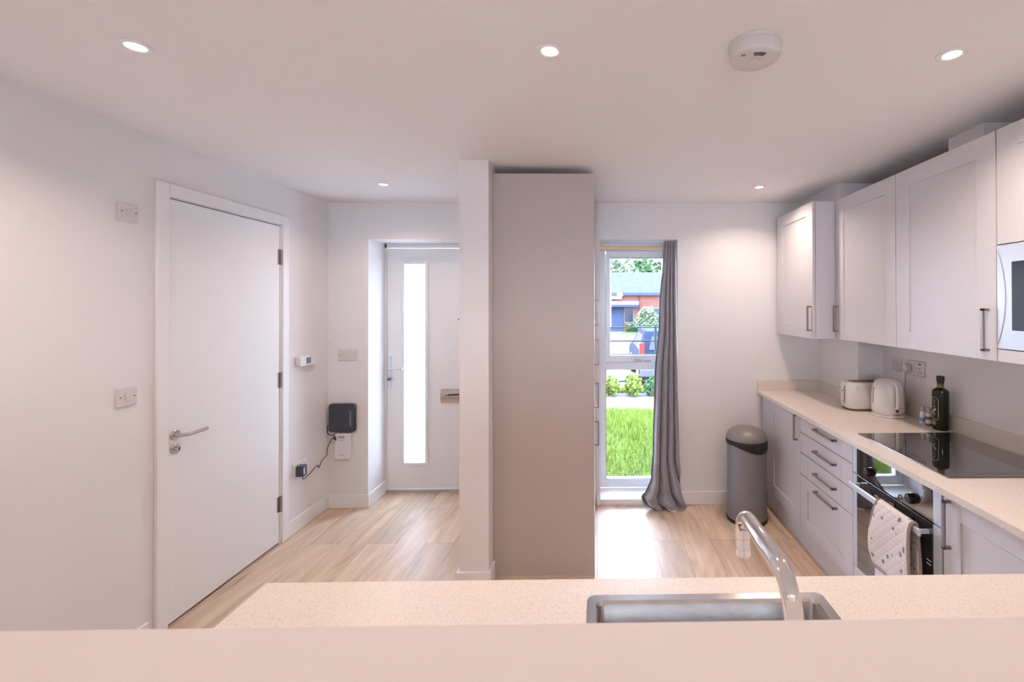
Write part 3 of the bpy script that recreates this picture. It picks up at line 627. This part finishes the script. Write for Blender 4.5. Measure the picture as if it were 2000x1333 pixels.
for z, da, r in ((.160, 0, .0028), (.150, .10, .0022), (.142, -.12, .0022), (.132, .06, .002), (.123, 0, .0022), (.112, .18, .0045), (.106, .02, .0045), (.094, -.10, .0042), (.086, .08, .003), (.074, 0, .002)):
    mb.tube([on_bottle(am + da, z - r, .0388), on_bottle(am + da + .02, z + r, .0395)], r, 8)
obj('printed_emblem', mb, PRNT, bt, smooth=60)
mb = MB()
for z in (.048, .042, .036, .030): mb.tube([on_bottle(am - .2, z), on_bottle(am + .0, z, .0394), on_bottle(am + .25, z)], .0012, 6)
obj('small_print', mb, PRNT, bt)
# salt and pepper grinders
def grinder(x, y, name, label, bandm, fillm):
    g_ = thing(name, label, 'grinder', (x, y, WT))
    obj('jar', MB().lathe([(.0145, 0), (.0155, .003), (.0155, .030), (.0150, .052)], (x, y, WT + .0005), 24), fillm, g_, smooth=40)
    obj('label_band', MB().lathe([(.0158, .014), (.0158, .036)], (x, y, WT), 24), bandm, g_, smooth=40)
    obj('grinder_head', MB().lathe([(.0150, .053), (.0150, .066), (.0125, .070)], (x, y, WT), 24), WBRIGHT, g_, smooth=40)
    obj('clear_cap', MB().lathe([(.0125, .071), (.0120, .100), (.011, .102)], (x, y, WT), 24), CLEARP, g_, smooth=40)
grinder(1.862, 2.553, 'salt_grinder', 'small salt grinder with blue band left of the oil bottle', BLUEL, mat('salt', (.75, .75, .77), .5))
grinder(1.863, 2.508, 'pepper_grinder', 'small pepper grinder with pale band touching the oil bottle', TAPE, SPICE)

# ------------------------------------------------------------------ sockets, switches
def plate(axis, wall, d, a0, a1, z0, z1, t=.009):
    """plate on a wall: axis 'x' wall plane x=wall facing d"""
    return B(wall, wall + d * t, a0, a1, z0, z1) if axis == 'x' else B(a0, a1, wall, wall + d * t, z0, z1)
def screws(parent, axis, wall, d, pts_, r=.003):
    for a, z in pts_:
        obj('screw', MB().lathe([(r, 0), (r, d * .0006)], (wall, a, z) if axis == 'x' else (a, wall, z), 12, axis), HOLE, parent)
s = thing('isolator_switch', 'grooved white pull switch plate high beside the interior door', 'switch', (XL, 2.058, 1.95))
obj('face_plate', plate('x', XL, 1, 2.015, 2.102, 1.953, 2.037), WPLAS, s, bevel=.004)
screws(s, 'x', XL + .009, 1, ((2.028, 1.998), (2.089, 1.998)), .0028)
mb = B(XL + .009, XL + .012, 2.046, 2.072, 1.981, 2.013).box(XL + .012, XL + .014, 2.048, 2.070, 1.999, 2.010)
obj('rocker', mb, WPLAS, s, bevel=.0015)
s = thing('light_switch', 'white single light switch beside the lever handle', 'switch', (XL, 2.055, 1.13))
obj('face_plate', plate('x', XL, 1, 2.011, 2.100, 1.130, 1.215), WPLAS, s, bevel=.004)
screws(s, 'x', XL + .009, 1, ((2.026, 1.172), (2.086, 1.172)), .0028)
obj('rocker', B(XL + .009, XL + .013, 2.046, 2.068, 1.155, 1.190), WPLAS, s, bevel=.002)
s = thing('light_switch', 'pale double switch plate on the wall above the router', 'switch', (-1.945, YB, 1.145))
obj('face_plate', plate('y', YB, -1, -2.020, -1.868, 1.148, 1.232), WPLAS, s, bevel=.004)
screws(s, 'y', YB - .009, -1, ((-2.006, 1.190), (-1.884, 1.190)), .0032)
obj('rocker', B(-1.988, -1.964, YB - .013, YB - .009, 1.174, 1.206), WPLAS, s, bevel=.002)
th = thing('thermostat', 'white wall thermostat with grey display beyond the interior door', 'thermostat', (XL, 3.30, 1.15))
obj('casing', B(XL, XL + .030, 3.205, 3.385, 1.148, 1.222), WBRIGHT, th, bevel=.005)
obj('display', B(XL + .030, XL + .0308, 3.268, 3.320, 1.162, 1.206), LCD, th)
obj('side_dial', B(XL + .002, XL + .020, 3.190, 3.205, 1.156, 1.214), WPLAS, th, bevel=.002)
# hall double socket + black adapter
s = thing('wall_socket', 'white double socket low beside the hall corner with adapter plugged in', 'socket', (XL, 3.26, .40))
obj('face_plate', plate('x', XL, 1, 3.165, 3.312, .395, .480), WBRIGHT, s, bevel=.004)
for q in (3.205, 3.262): obj('rocker', B(XL + .009, XL + .013, q, q + .013, .458, .474), WBRIGHT, s, bevel=.001)
obj('pin_holes', B(XL + .009, XL + .0094, 3.283, 3.288, .445, .453).box(XL + .009, XL + .0094, 3.274, 3.280, .425, .429).box(XL + .009, XL + .0094, 3.290, 3.296, .425, .429), HOLE, s)
s = thing('power_adapter', 'black plug adapter in the hall socket with cable running to the router', 'adapter', (XL + .04, 3.205, .40))
obj('plug_body', B(XL + .0135, XL + .062, 3.182, 3.232, .385, .462), SLATEP, s, bevel=.006)
obj('sticker', B(XL + .0625, XL + .063, 3.190, 3.202, .402, .446), TAPE, s)
cab_pts = [(XL + .050, 3.205, .388), (XL + .045, 3.210, .362), (XL + .02, 3.26, .345), (XL + .012, 3.34, .352), (XL + .012, 3.40, .376), (XL + .014, 3.43, .380), (XL + .020, 3.425, .366), (XL + .012, 3.45, .362), (XL + .012, 3.49, .40),
           (XL + .020, 3.53, .425), (XL + .014, 3.55, .47), (XL + .024, 3.566, .51), (-2.068, 3.560, .535), (-2.052, 3.548, .545), (-2.030, 3.545, .542), (-2.018, 3.543, .535), (-2.028, 3.541, .560), (-2.040, 3.543, .556), (-2.020, 3.544, .548), (-2.035, 3.545, .575), (-2.016, 3.545, .592)]
def smooth_path(P, k=5):
    P = [Vector(p) for p in P]; out = []
    for i in range(len(P) - 1):
        p0 = P[max(i - 1, 0)]; p1 = P[i]; p2 = P[i + 1]; p3 = P[min(i + 2, len(P) - 1)]
        for j in range(k):
            t = j / k; out.append(.5 * ((2 * p1) + (p2 - p0) * t + (2 * p0 - 5 * p1 + 4 * p2 - p3) * t * t + (3 * p1 - p0 - 3 * p2 + p3) * t ** 3))
    return out + [P[-1]]
obj('cable', MB().tube(smooth_path(cab_pts), .0027, 8), BLACK, s, smooth=60)
# router + fibre box
rt = thing('router', 'square dark grey router mounted on the hall wall', 'router', (-1.976, YB, .59))
obj('casing', MB().prism(rr(-2.078, -1.876, .594, .815, .022), 'y', YB - .036, YB - .003), SLATEP, rt, bevel=.006, seg=3)
mb = B(-1.913, -1.911, YB - .0366, YB - .036, .645, .765)
for k in range(8): mb.box(-1.907, -1.900, YB - .0366, YB - .036, .660 + k * .013, .6625 + k * .013)
mb.box(-1.907, -1.900, YB - .0366, YB - .036, .645, .650)
obj('status_lights', mb, PRNT, rt)
obj('antenna_lead', MB().tube(smooth_path([(-2.070, YB - .02, .640), (-2.092, YB - .02, .642), (-2.096, YB - .018, .630), (-2.095, YB - .014, .585), (-2.075, YB - .010, .565), (-2.05, YB - .01, .570)]), .0025, 8), BLACK, rt, smooth=60)
on = thing('fibre_box', 'white fibre terminal box on the wall directly under the router', 'network box', (-1.98, YB, .38))
obj('casing', MB().prism(rr(-2.035, -1.915, .384, .585, .014), 'y', YB - .028, YB - .0015), WBRIGHT, on, bevel=.004)
obj('label', B(-2.006, -1.958, YB - .0285, YB - .028, .545, .565), mat('grey_label', (.45, .45, .46), .5), on)
GPR = mat('grey_print', (.35, .35, .36), .5)
for q0, q1, qz in ((-1.998, -1.965, .528), (-2.003, -1.960, .415)): obj('printed_line', B(q0, q1, YB - .0285, YB - .028, qz, qz + .003), GPR, on)
s = thing('wall_socket', 'small white socket partly hidden behind the router and fibre box', 'socket', (-2.06, YB, .49))
obj('face_plate', plate('y', YB, -1, -2.094, -2.040, .500, .590, .008), WPLAS, s, bevel=.003)
# kitchen wall sockets
s = thing('fused_spur', 'white square connection plate above the kettle', 'switch', (XR, 2.88, 1.148))
obj('face_plate', plate('x', XR, -1, 2.838, 2.925, 1.148, 1.234), WPLAS, s, bevel=.004)
obj('rocker', B(XR - .013, XR - .009, 2.872, 2.884, 1.186, 1.208), WPLAS, s, bevel=.001)
screws(s, 'x', XR - .009, -1, ((2.850, 1.191), (2.912, 1.191)), .0026)
s = thing('wall_socket', 'white double socket above the worktop with one plug in it', 'socket', (XR, 2.71, 1.145))
obj('face_plate', plate('x', XR, -1, 2.634, 2.785, 1.146, 1.234), WPLAS, s, bevel=.004)
for q in (2.715, 2.688): obj('rocker', B(XR - .013, XR - .009, q, q + .012, 1.212, 1.226), WPLAS, s, bevel=.001)
obj('pin_holes', B(XR - .0094, XR - .009, 2.668, 2.673, 1.190, 1.198).box(XR - .0094, XR - .009, 2.677, 2.684, 1.166, 1.171).box(XR - .0094, XR - .009, 2.656, 2.663, 1.166, 1.171).box(XR - .0094, XR - .009, 2.660, 2.680, 1.214, 1.222), HOLE, s)
s = thing('power_plug', 'white plug with pale flex hanging from the worktop socket to the kettle', 'plug', (XR - .03, 2.762, 1.17))
obj('plug_body', MB().lathe([(.024, 0), (.026, -.010), (.024, -.028), (.016, -.032)], (XR - .0135, 2.762, 1.187), 22, 'x'), WPLAS, s, smooth=40)
obj('flex', MB().tube(smooth_path([(XR - .030, 2.762, 1.165), (XR - .032, 2.764, 1.14), (XR - .028, 2.775, 1.05), (XR - .030, 2.785, .99), (XR - .045, 2.790, .96), (XR - .04, 2.76, .985), (XR - .04, 2.775, .94), (XR - .052, 2.785, .906), (XR - .060, 2.775, .9015)]), .0032, 8), mat('grey_flex', (.42, .40, .42), .5), s, smooth=60)

# ------------------------------------------------------------------ pedal bin
bx, by, brd = 1.108, 3.330, .143
bn = thing('pedal_bin', 'tall round grey pedal bin with black liner showing, by the base cabinet', 'bin', (bx, by, 0))
obj('base_ring', MB().lathe([(.143, 0), (.146, .004), (.146, .022), (.143, .026)], (bx, by, .0005), 48), BLACK, bn, smooth=35)
obj('body', MB().lathe([(.142, .026), (.142, .570), (.139, .574)], (bx, by, 0), 64), BINM, bn, smooth=35)
obj('lid', MB().lathe([(.144, .590), (.146, .600), (.144, .612), (.134, .636), (.112, .656), (.078, .670), (.040, .677), (.003, .679)], (bx, by, 0), 64), BINLID, bn, smooth=60)
mb = MB(); n = 72; rings_ = []
levels = [(.1435, .592), (.1475, .588), (.149, .578), (.147, .570), (.149, .562)]
for i, (r, z) in enumerate(levels):
    for k in range(n):
        t = 2 * math.pi * k / n; sag = max(0, math.cos(t - math.radians(-62))) ** 2 * .050 * (i / 4)
        rr_ = r + .0018 * math.sin(k * 1.9 + i * 2) * (i / 4)
        mb.v.append((bx + rr_ * math.cos(t), by + rr_ * math.sin(t), z - sag - .002 * math.sin(k * 2.3) * i / 4))
for i in range(len(levels) - 1):
    for k in range(n): mb.f.append([i * n + k, i * n + (k + 1) % n, (i + 1) * n + (k + 1) % n, (i + 1) * n + k])
obj('bin_liner', mb, BAG, bn, smooth=50, solid=.0012)
obj('pedal', B(bx - .03, bx + .03, by - .185, by - .140, .006, .016), BLACK, bn, bevel=.004)

# ------------------------------------------------------------------ ceiling fittings
def downlight(x, y, label, watts=LAMP_W):
    t = thing('downlight', label, 'ceiling light', (x, y, CH), 'recessed ceiling downlights')
    obj('bezel', MB().lathe([(.0435, -.0005), (.0435, -.003), (.040, -.0055), (.034, -.0060), (.026, -.0030), (.025, -.0010)], (x, y, CH), 48), TRIM, t, smooth=40)
    obj('lamp_lens', MB().lathe([(.0245, -.0030), (.0235, -.0040), (.001, -.0044)], (x, y, CH), 36), LENS, t, smooth=40)
    ld = bpy.data.lights.new('lamp_beam', 'AREA'); ld.shape = 'DISK'; ld.size = .054; ld.energy = watts; ld.color = LAMP_C; ld.spread = math.radians(140)
    lo = bpy.data.objects.new('lamp_beam', ld); COL.objects.link(lo); lo.parent = t; lo.location = (0, 0, -.008)
    return t
downlight(-1.439, 1.433, 'lit recessed downlight nearest the interior door')
downlight(-.147, 1.441, 'lit recessed downlight in front of the tall panel', 4.5)
downlight(1.157, 1.444, 'lit recessed downlight right of the smoke alarm', 5.8)
downlight(-1.422, 3.042, 'small lit recessed downlight above the front door', 3.0)
downlight(1.122, 3.084, 'small lit recessed downlight above the pedal bin', 4.4)
for x, lab in ((-1.43, 'left'), (-.147, 'middle'), (1.15, 'right')):  # unseen downlights added behind the camera as extra fill
    downlight(x, -1.0, 'added unseen downlight for fill light behind the camera, ' + lab + ' of three', 2.4)
sm = thing('smoke_alarm', 'round white smoke alarm on the ceiling', 'smoke alarm', (.497, 1.402, CH))
sc_c = (.497, 1.402)
obj('mounting_base', MB().lathe([(.080, -.0005), (.080, -.010), (.078, -.012)], (*sc_c, CH), 56), WPLAS, sm, smooth=35)
hs = obj('housing', MB().lathe([(.077, -.012), (.0775, -.034), (.074, -.044), (.066, -.049), (.002, -.051)], (*sc_c, CH), 56), WPLAS, sm, smooth=40)
mb = MB()
for k in range(9):
    a = math.radians(250 + k * 5.0); p = [(sc_c[0] + r * math.cos(a), sc_c[1] + r * math.sin(a), CH - .0515) for r in (.036, .052)]
    mb.tube(p, .0016, 6)
obj('sounder_grille', mb, mat('grille_shade', (.16, .14, .14), .7), hs)
mb = B(sc_c[0] - .050, sc_c[0] - .046, sc_c[1] - .036, sc_c[1] - .026, CH - .0505, CH - .0495).box(sc_c[0] - .043, sc_c[0] - .040, sc_c[1] - .038, sc_c[1] - .029, CH - .0508, CH - .0498)
obj('indicator', mb, BLACK, hs)
obj('test_button', MB().lathe([(.017, 0), (.017, -.002), (.015, -.003)], (sc_c[0], sc_c[1], CH - .051), 24), WPLAS, hs, smooth=35)

# unseen floor lamp and pendant added behind the camera for warm fill
def glow(parent, loc, watts, size):
    ld = bpy.data.lights.new('fill_bulb', 'POINT'); ld.energy = watts; ld.color = (1.0, 0.74, 0.56); ld.shadow_soft_size = size
    lo = bpy.data.objects.new('fill_bulb', ld); COL.objects.link(lo); lo.parent = parent; lo.location = Vector(loc) - parent.location
fl = thing('added_floor_lamp', 'unseen floor lamp with open drum shade, added behind the camera for warm fill', 'floor lamp', (-1.55, -.75, 0))
obj('base', MB().lathe([(.14, 0), (.14, .012), (.02, .02)], (-1.55, -.75, .001), 32), BLACK, fl, smooth=35)
obj('pole', MB().cyl((-1.55, -.75, .02), (-1.55, -.75, 1.50), .010, 12), BLACK, fl, smooth=60)
SHADE = mat('linen_shade', (.75, .68, .58), .9)
obj('lamp_shade', MB().lathe([(.17, 0), (.13, .20)], (-1.55, -.75, 1.45), 40), SHADE, fl, smooth=35, solid=.002)
glow(fl, (-1.55, -.75, 1.62), 17, .04)
pn = thing('added_pendant', 'unseen pendant added behind the camera for fill light', 'ceiling light', (.5, -1.9, CH))
obj('flex', MB().cyl((.5, -1.9, CH), (.5, -1.9, 1.95), .003, 8), BLACK, pn); obj('lamp_holder', MB().cyl((.5, -1.9, 1.95), (.5, -1.9, 1.89), .02, 16), BLACK, pn, smooth=40)
glow(pn, (.5, -1.9, 1.80), 8, .06)

# glazed opening added behind the camera to let in fill daylight
w2 = thing('added_window', 'unseen glazed opening added behind the camera for fill daylight', 'window', (-.05, YREAR - .07, 0), kind='structure')
mb = B(-.45, -.39, YREAR - .1, YREAR - .04, 0, 2.15).box(.39, .45, YREAR - .1, YREAR - .04, 0, 2.15).box(-.39, .39, YREAR - .1, YREAR - .04, 2.09, 2.15).box(-.39, .39, YREAR - .1, YREAR - .04, 0, .06).box(-.035, .035, YREAR - .1, YREAR - .04, .06, 2.09)
obj('window_frame', mb, UPVC, w2)
obj('window_pane', B(-.39, -.035, YREAR - .072, YREAR - .068, .06, 2.09), GLASS, w2); obj('window_pane', B(.035, .39, YREAR - .072, YREAR - .068, .06, 2.09), GLASS, w2)

# ------------------------------------------------------------------ outside
def stuff(name, mbx, m, label, cat, **k): return tag(obj(name, mbx, m, None, **k), label, cat, None, 'stuff')
GZ = -.15
struct('floor_garden', B(-14, 14, -16, 9.35, -.40, GZ), SOIL, 'garden ground around the house', 'ground')
struct('floor_added_bounce', B(-6, 6, -9, YREAR - .16, GZ, GZ + .02), mat('bounce_paving', (.55, .52, .48), .8, noise=(3, (.6, .57, .53))), 'unseen pale slab added behind the house to bounce skylight indoors', 'patio')  # added out of view, pale so it bounces skylight onto the ceiling
struct('floor_path', B(-14, 14, 7.50, 9.25, GZ, GZ + .006), GRAVEL, 'pale gravel path crossing beyond the lawn', 'path')
struct('floor_road', B(-60, 60, 9.35, 62, -1.1, -.80), TARMAC, 'pale road and drive in front of the brick house', 'road')
struct('floor_verge', MB().prism([(1.4, 33), (3.4, 25), (12, 25), (12, 41.5), (2.6, 41.5)], 'z', -.80, -.78), mat('verge_grass', (.032, .052, .018), .9, spec=.05, noise=(.8, (.04, .062, .024))), 'green lawn in front of the brick house', 'lawn')
# lawn blades
random.seed(3); mb = MB()
for i in range(26000):
    y = 4.02 + 3.5 * random.random(); x = -1.2 + 4.2 * random.random()
    if 7.35 < y and random.random() < .5: continue
    h = random.uniform(.05, .13) * (1.25 if math.sin(x * 3.1 + y * 2) > .2 else .8) * (0.7 if y < 4.6 else 1); a = random.random() * math.pi * 2; w_ = random.uniform(.003, .006)
    dx, dy = math.cos(a) * w_, math.sin(a) * w_; bx_, by_ = random.gauss(0, .03), random.gauss(0, .03)
    k = len(mb.v); mb.v += [(x - dx, y - dy, GZ - .005), (x + dx, y + dy, GZ - .005), (x + dx * .7 + bx_ * .4, y + dy * .7 + by_ * .4, GZ + h * .6), (x - dx * .7 + bx_ * .4, y - dy * .7 + by_ * .4, GZ + h * .6), (x + bx_, y + by_, GZ + h)]
    mb.f += [[k, k + 1, k + 2, k + 3], [k + 3, k + 2, k + 4]]
def raw(name, mbx, m):
    me = bpy.data.meshes.new(name); me.from_pydata(mbx.v, [], mbx.f); me.update(); me.materials.append(m)
    o = bpy.data.objects.new(name, me); COL.objects.link(o); return o
tag(raw('lawn_grass', mb, BLADE), 'long bright green lawn grass outside the tall window', 'grass', None, 'stuff')
# foliage
def foliage(mbx, c, rad, n_, leaf, seed, stretch=1.0):
    R = random.Random(seed)
    for i in range(n_):
        while True:
            p = Vector((R.uniform(-1, 1), R.uniform(-1, 1), R.uniform(-1, 1)))
            if p.length <= 1 and p.length > .35: break
        lump = 1 + .22 * math.sin(p.x * 5 + seed) * math.cos(p.z * 6 + p.y * 4)
        q = Vector((c[0] + p.x * rad[0] * lump, c[1] + p.y * rad[1] * lump, c[2] + p.z * rad[2] * lump))
        u = Vector((R.uniform(-1, 1), R.uniform(-1, 1), R.uniform(-1, 1))).normalized(); v = u.orthogonal().normalized() * leaf * .5; u = u * leaf * stretch
        k = len(mbx.v); mbx.v += [tuple(q - u * .6), tuple(q + v), tuple(q + u), tuple(q - v)]; mbx.f.append([k, k + 1, k + 2, k + 3])
    return mbx
def shrub(x, y, z, rad, n_, leaf, m, label, seed, group='low shrubs at the foot of the railing', name='shrub', stretch=1.0, stem=.012):
    t = thing(name, label, 'shrub', (x, y, z), group)
    obj('leaves', foliage(MB(), (x, y, z + rad[2] * .95), rad, n_, leaf, seed, stretch), m, t, solid=.0005)
    mb_ = MB()
    for k in range(4): mb_.tube([(x, y, z - .02), (x + rad[0] * .3 * math.cos(k * 1.7), y + rad[1] * .3 * math.sin(k * 1.7), z + rad[2] * 1.2)], [stem, stem * .4], 6)
    obj('stems', mb_, BARK, t)
shrub(.27, 8.62, GZ, (.17, .17, .20), 420, .045, LEAFY, 'lime green shrub at the frame side of the lower window pane', 11)
shrub(.69, 8.60, GZ, (.18, .18, .22), 460, .045, LEAFY, 'lime green rounded shrub beyond the gravel path, middle of three', 12)
shrub(1.10, 8.62, GZ, (.17, .17, .18), 300, .060, LEAFG, 'spiky darker green shrub nearest the railing post', 13, stretch=1.6)
stuff('ground_cover', foliage(MB(), (1.2, 8.97, GZ + .04), (3.2, .10, .07), 2600, .04, 21), BLADE, 'strip of low green planting under the railing', 'planting')
# railing
rl = thing('railing', 'black horizontal bar estate railing beyond the gravel path', 'railing', (1.0, 9.15, GZ))
for z in (1.13, .855, .58, .305, .04): obj('rail', MB().cyl((-4, 9.15, z), (6, 9.15, z), .014, 8), RAILM, rl, smooth=60)
for x in (-3.0, -.9, 1.20, 3.3, 5.4): obj('post', B(x - .022, x + .022, 9.13, 9.17, GZ - .1, 1.18), RAILM, rl, bevel=.003)
# parked car seen from behind
cx0, cx1, cyr, cyf, gz = 1.24, 3.02, 13.0, 17.2, -.80
cr = thing('parked_car', 'black hatchback parked beyond the railing, seen from behind', 'car', ((cx0 + cx1) / 2, 15.1, gz))
side = [(cyr + .12, .25), (cyr, .42), (cyr - .02, .80), (cyr + .06, 1.02), (cyr + .22, 1.38), (cyr + .42, 1.60), (cyr + .75, 1.67), (cyr + 1.9, 1.68), (cyr + 2.35, 1.60), (cyr + 3.0, 1.12), (cyr + 4.0, .98), (cyf, .80), (cyf, .40), (cyf - .1, .25)]
def section(ins_, sid): return [(cx0 + ins_[0], cx1 - ins_[0])]
mb = MB(); n = len(side)
def tum(z): return 0.0 if z < .9 else (z - .9) / .78 * .20
cols = 2
L_ = [(cx0 + tum(z) + .03 * (z < .3), y, gz + z) for y, z in side]; R_ = [(cx1 - tum(z) - .03 * (z < .3), y, gz + z) for y, z in side]
mb.v = L_ + R_; mb.f = [list(range(n)), list(range(2 * n - 1, n - 1, -1))] + [[i, i + n, (i + 1) % n + n, (i + 1) % n] for i in range(n)]
obj('bodywork', mb, CARP, cr, bevel=.06, seg=4)
GLB = mat('car_glass', (.010, .014, .022), .25, spec=.2)
obj('rear_window', MB().add([(cx0 + .28, cyr + .068, gz + 1.08), (cx1 - .28, cyr + .068, gz + 1.08), (cx1 - .38, cyr + .245, gz + 1.46), (cx0 + .38, cyr + .245, gz + 1.46)], [(0, 1, 2, 3)]), GLB, cr, solid=.02)
obj('side_window', MB().add([(cx0 + .045, cyr + .5, gz + 1.05), (cx0 + .17, cyr + .62, gz + 1.52), (cx0 + .17, cyr + 2.1, gz + 1.52), (cx0 + .05, cyr + 2.75, gz + 1.08)], [(0, 1, 2, 3)]), GLB, cr, solid=.02)
for xx in ((cx0 + .0, cx0 + .15), (cx1 - .15, cx1 - .0)): obj('tail_light', B(xx[0], xx[1], cyr - .03, cyr + .10, gz + .72, gz + 1.30), RED, cr, bevel=.03)
obj('number_plate', B(1.88, 2.38, cyr - .04, cyr - .02, gz + .78, gz + .90), mat('plate_yellow', (.75, .6, .15), .5), cr)
obj('bumper', B(cx0 + .02, cx1 - .02, cyr - .06, cyr + .10, gz + .30, gz + .55), BLACK, cr, bevel=.04)
for x in (cx0 + .10, cx1 - .10):
    for y in (cyr + .75, cyf - .85): 
        wl = obj('wheel', MB().lathe([(.32, -.10), (.34, -.07), (.34, .07), (.32, .10)], (x, y, gz + .341), 28, 'x'), BLACK, cr, smooth=40)
        obj('wheel_rim', MB().lathe([(.20, -.106), (.20, .106)], (x, y, gz + .341), 20, 'x'), SILV, wl, smooth=40)
# brick house opposite
HY = 42.0; G = -.80
ho = thing('brick_house', 'red brick bungalow with pale slate roof across the road', 'house', (2, HY + 3, G))
obj('wall', B(-9, 14, HY, HY + 8, G, 2.75), BRICK, ho)
obj('roof', MB().prism([(HY - .35, 2.60), (HY - .35, 2.75), (HY + 4.0, 4.95), (HY + 8.4, 2.75), (HY + 8.4, 2.60)], 'x', -9.4, 14.4), SLATE, ho)
obj('gutter', B(-9.4, 14.4, HY - .45, HY - .33, 2.50, 2.68), GARD, ho)
obj('fascia', B(-9.4, 2.35, HY - .34, HY - .005, 2.15, 2.52), WHITEP, ho)
obj('drainpipe', MB().cyl((3.98, HY - .06, G), (3.98, HY - .06, 2.55), .05, 10), GARD, ho, smooth=60)
obj('canopy', B(-1.0, 3.85, HY - 1.3, HY, 1.62, 1.95), WHITEP, ho, bevel=.02)
obj('canopy_soffit', B(-1.0, 3.80, HY - 1.25, HY - .02, 1.45, 1.60), GARD, ho)
obj('garage_door', B(-1.0, 2.50, HY - .10, HY + .02, G, 1.48), GARD, ho)
for (x0, x1, z0, z1) in ((2.62, 3.42, .05, 1.45), (5.35, 6.9, -.1, 1.30)):
    f_ = obj('window', B(x0 - .06, x1 + .06, HY - .05, HY + .05, z0 - .06, z1 + .06), WHITEP, ho)
    obj('pane', B(x0, x1, HY - .07, HY - .045, z0, z1), GLB, f_)
shrub(4.30, 38.2, G, (.95, .7, 1.15), 900, .17, LEAFP, 'pale airy young tree against the brick wall', 31, None, 'garden_tree', stem=.05)
hg = obj('hedge', foliage(MB(), (4.7, 40.2, G + .42), (2.2, .4, .45), 2200, .15, 33), LEAFG); tag(hg, 'low dark green hedge in front of the brick house', 'hedge')
treel = ['pale leafy tree rising behind the slate roof, leftmost in the window', 'dense green tree behind the slate roof, middle of the window', 'pale tree behind the slate roof, nearest the curtain', 'tree behind the roof hidden by the curtain']
for i, (x, y, r, h) in enumerate(((1.9, 55, 2.6, 6.0), (6.2, 63, 2.9, 6.6), (9.6, 55, 2.6, 6.1), (14.0, 63, 3.0, 6.8))):
    t = thing('tree', treel[i], 'tree', (x, y, G), 'trees behind the brick house')
    obj('crown', foliage(MB(), (x, y, G + h), (r, r, r * .95), 1500, .42, 50 + i), LEAFP if i % 2 == 0 else LEAFG, t)
    obj('trunk', MB().tube([(x, y, G - .1), (x + .1, y, G + h * .6), (x, y, G + h)], [.25, .18, .06], 8), BARK, t, smooth=60)
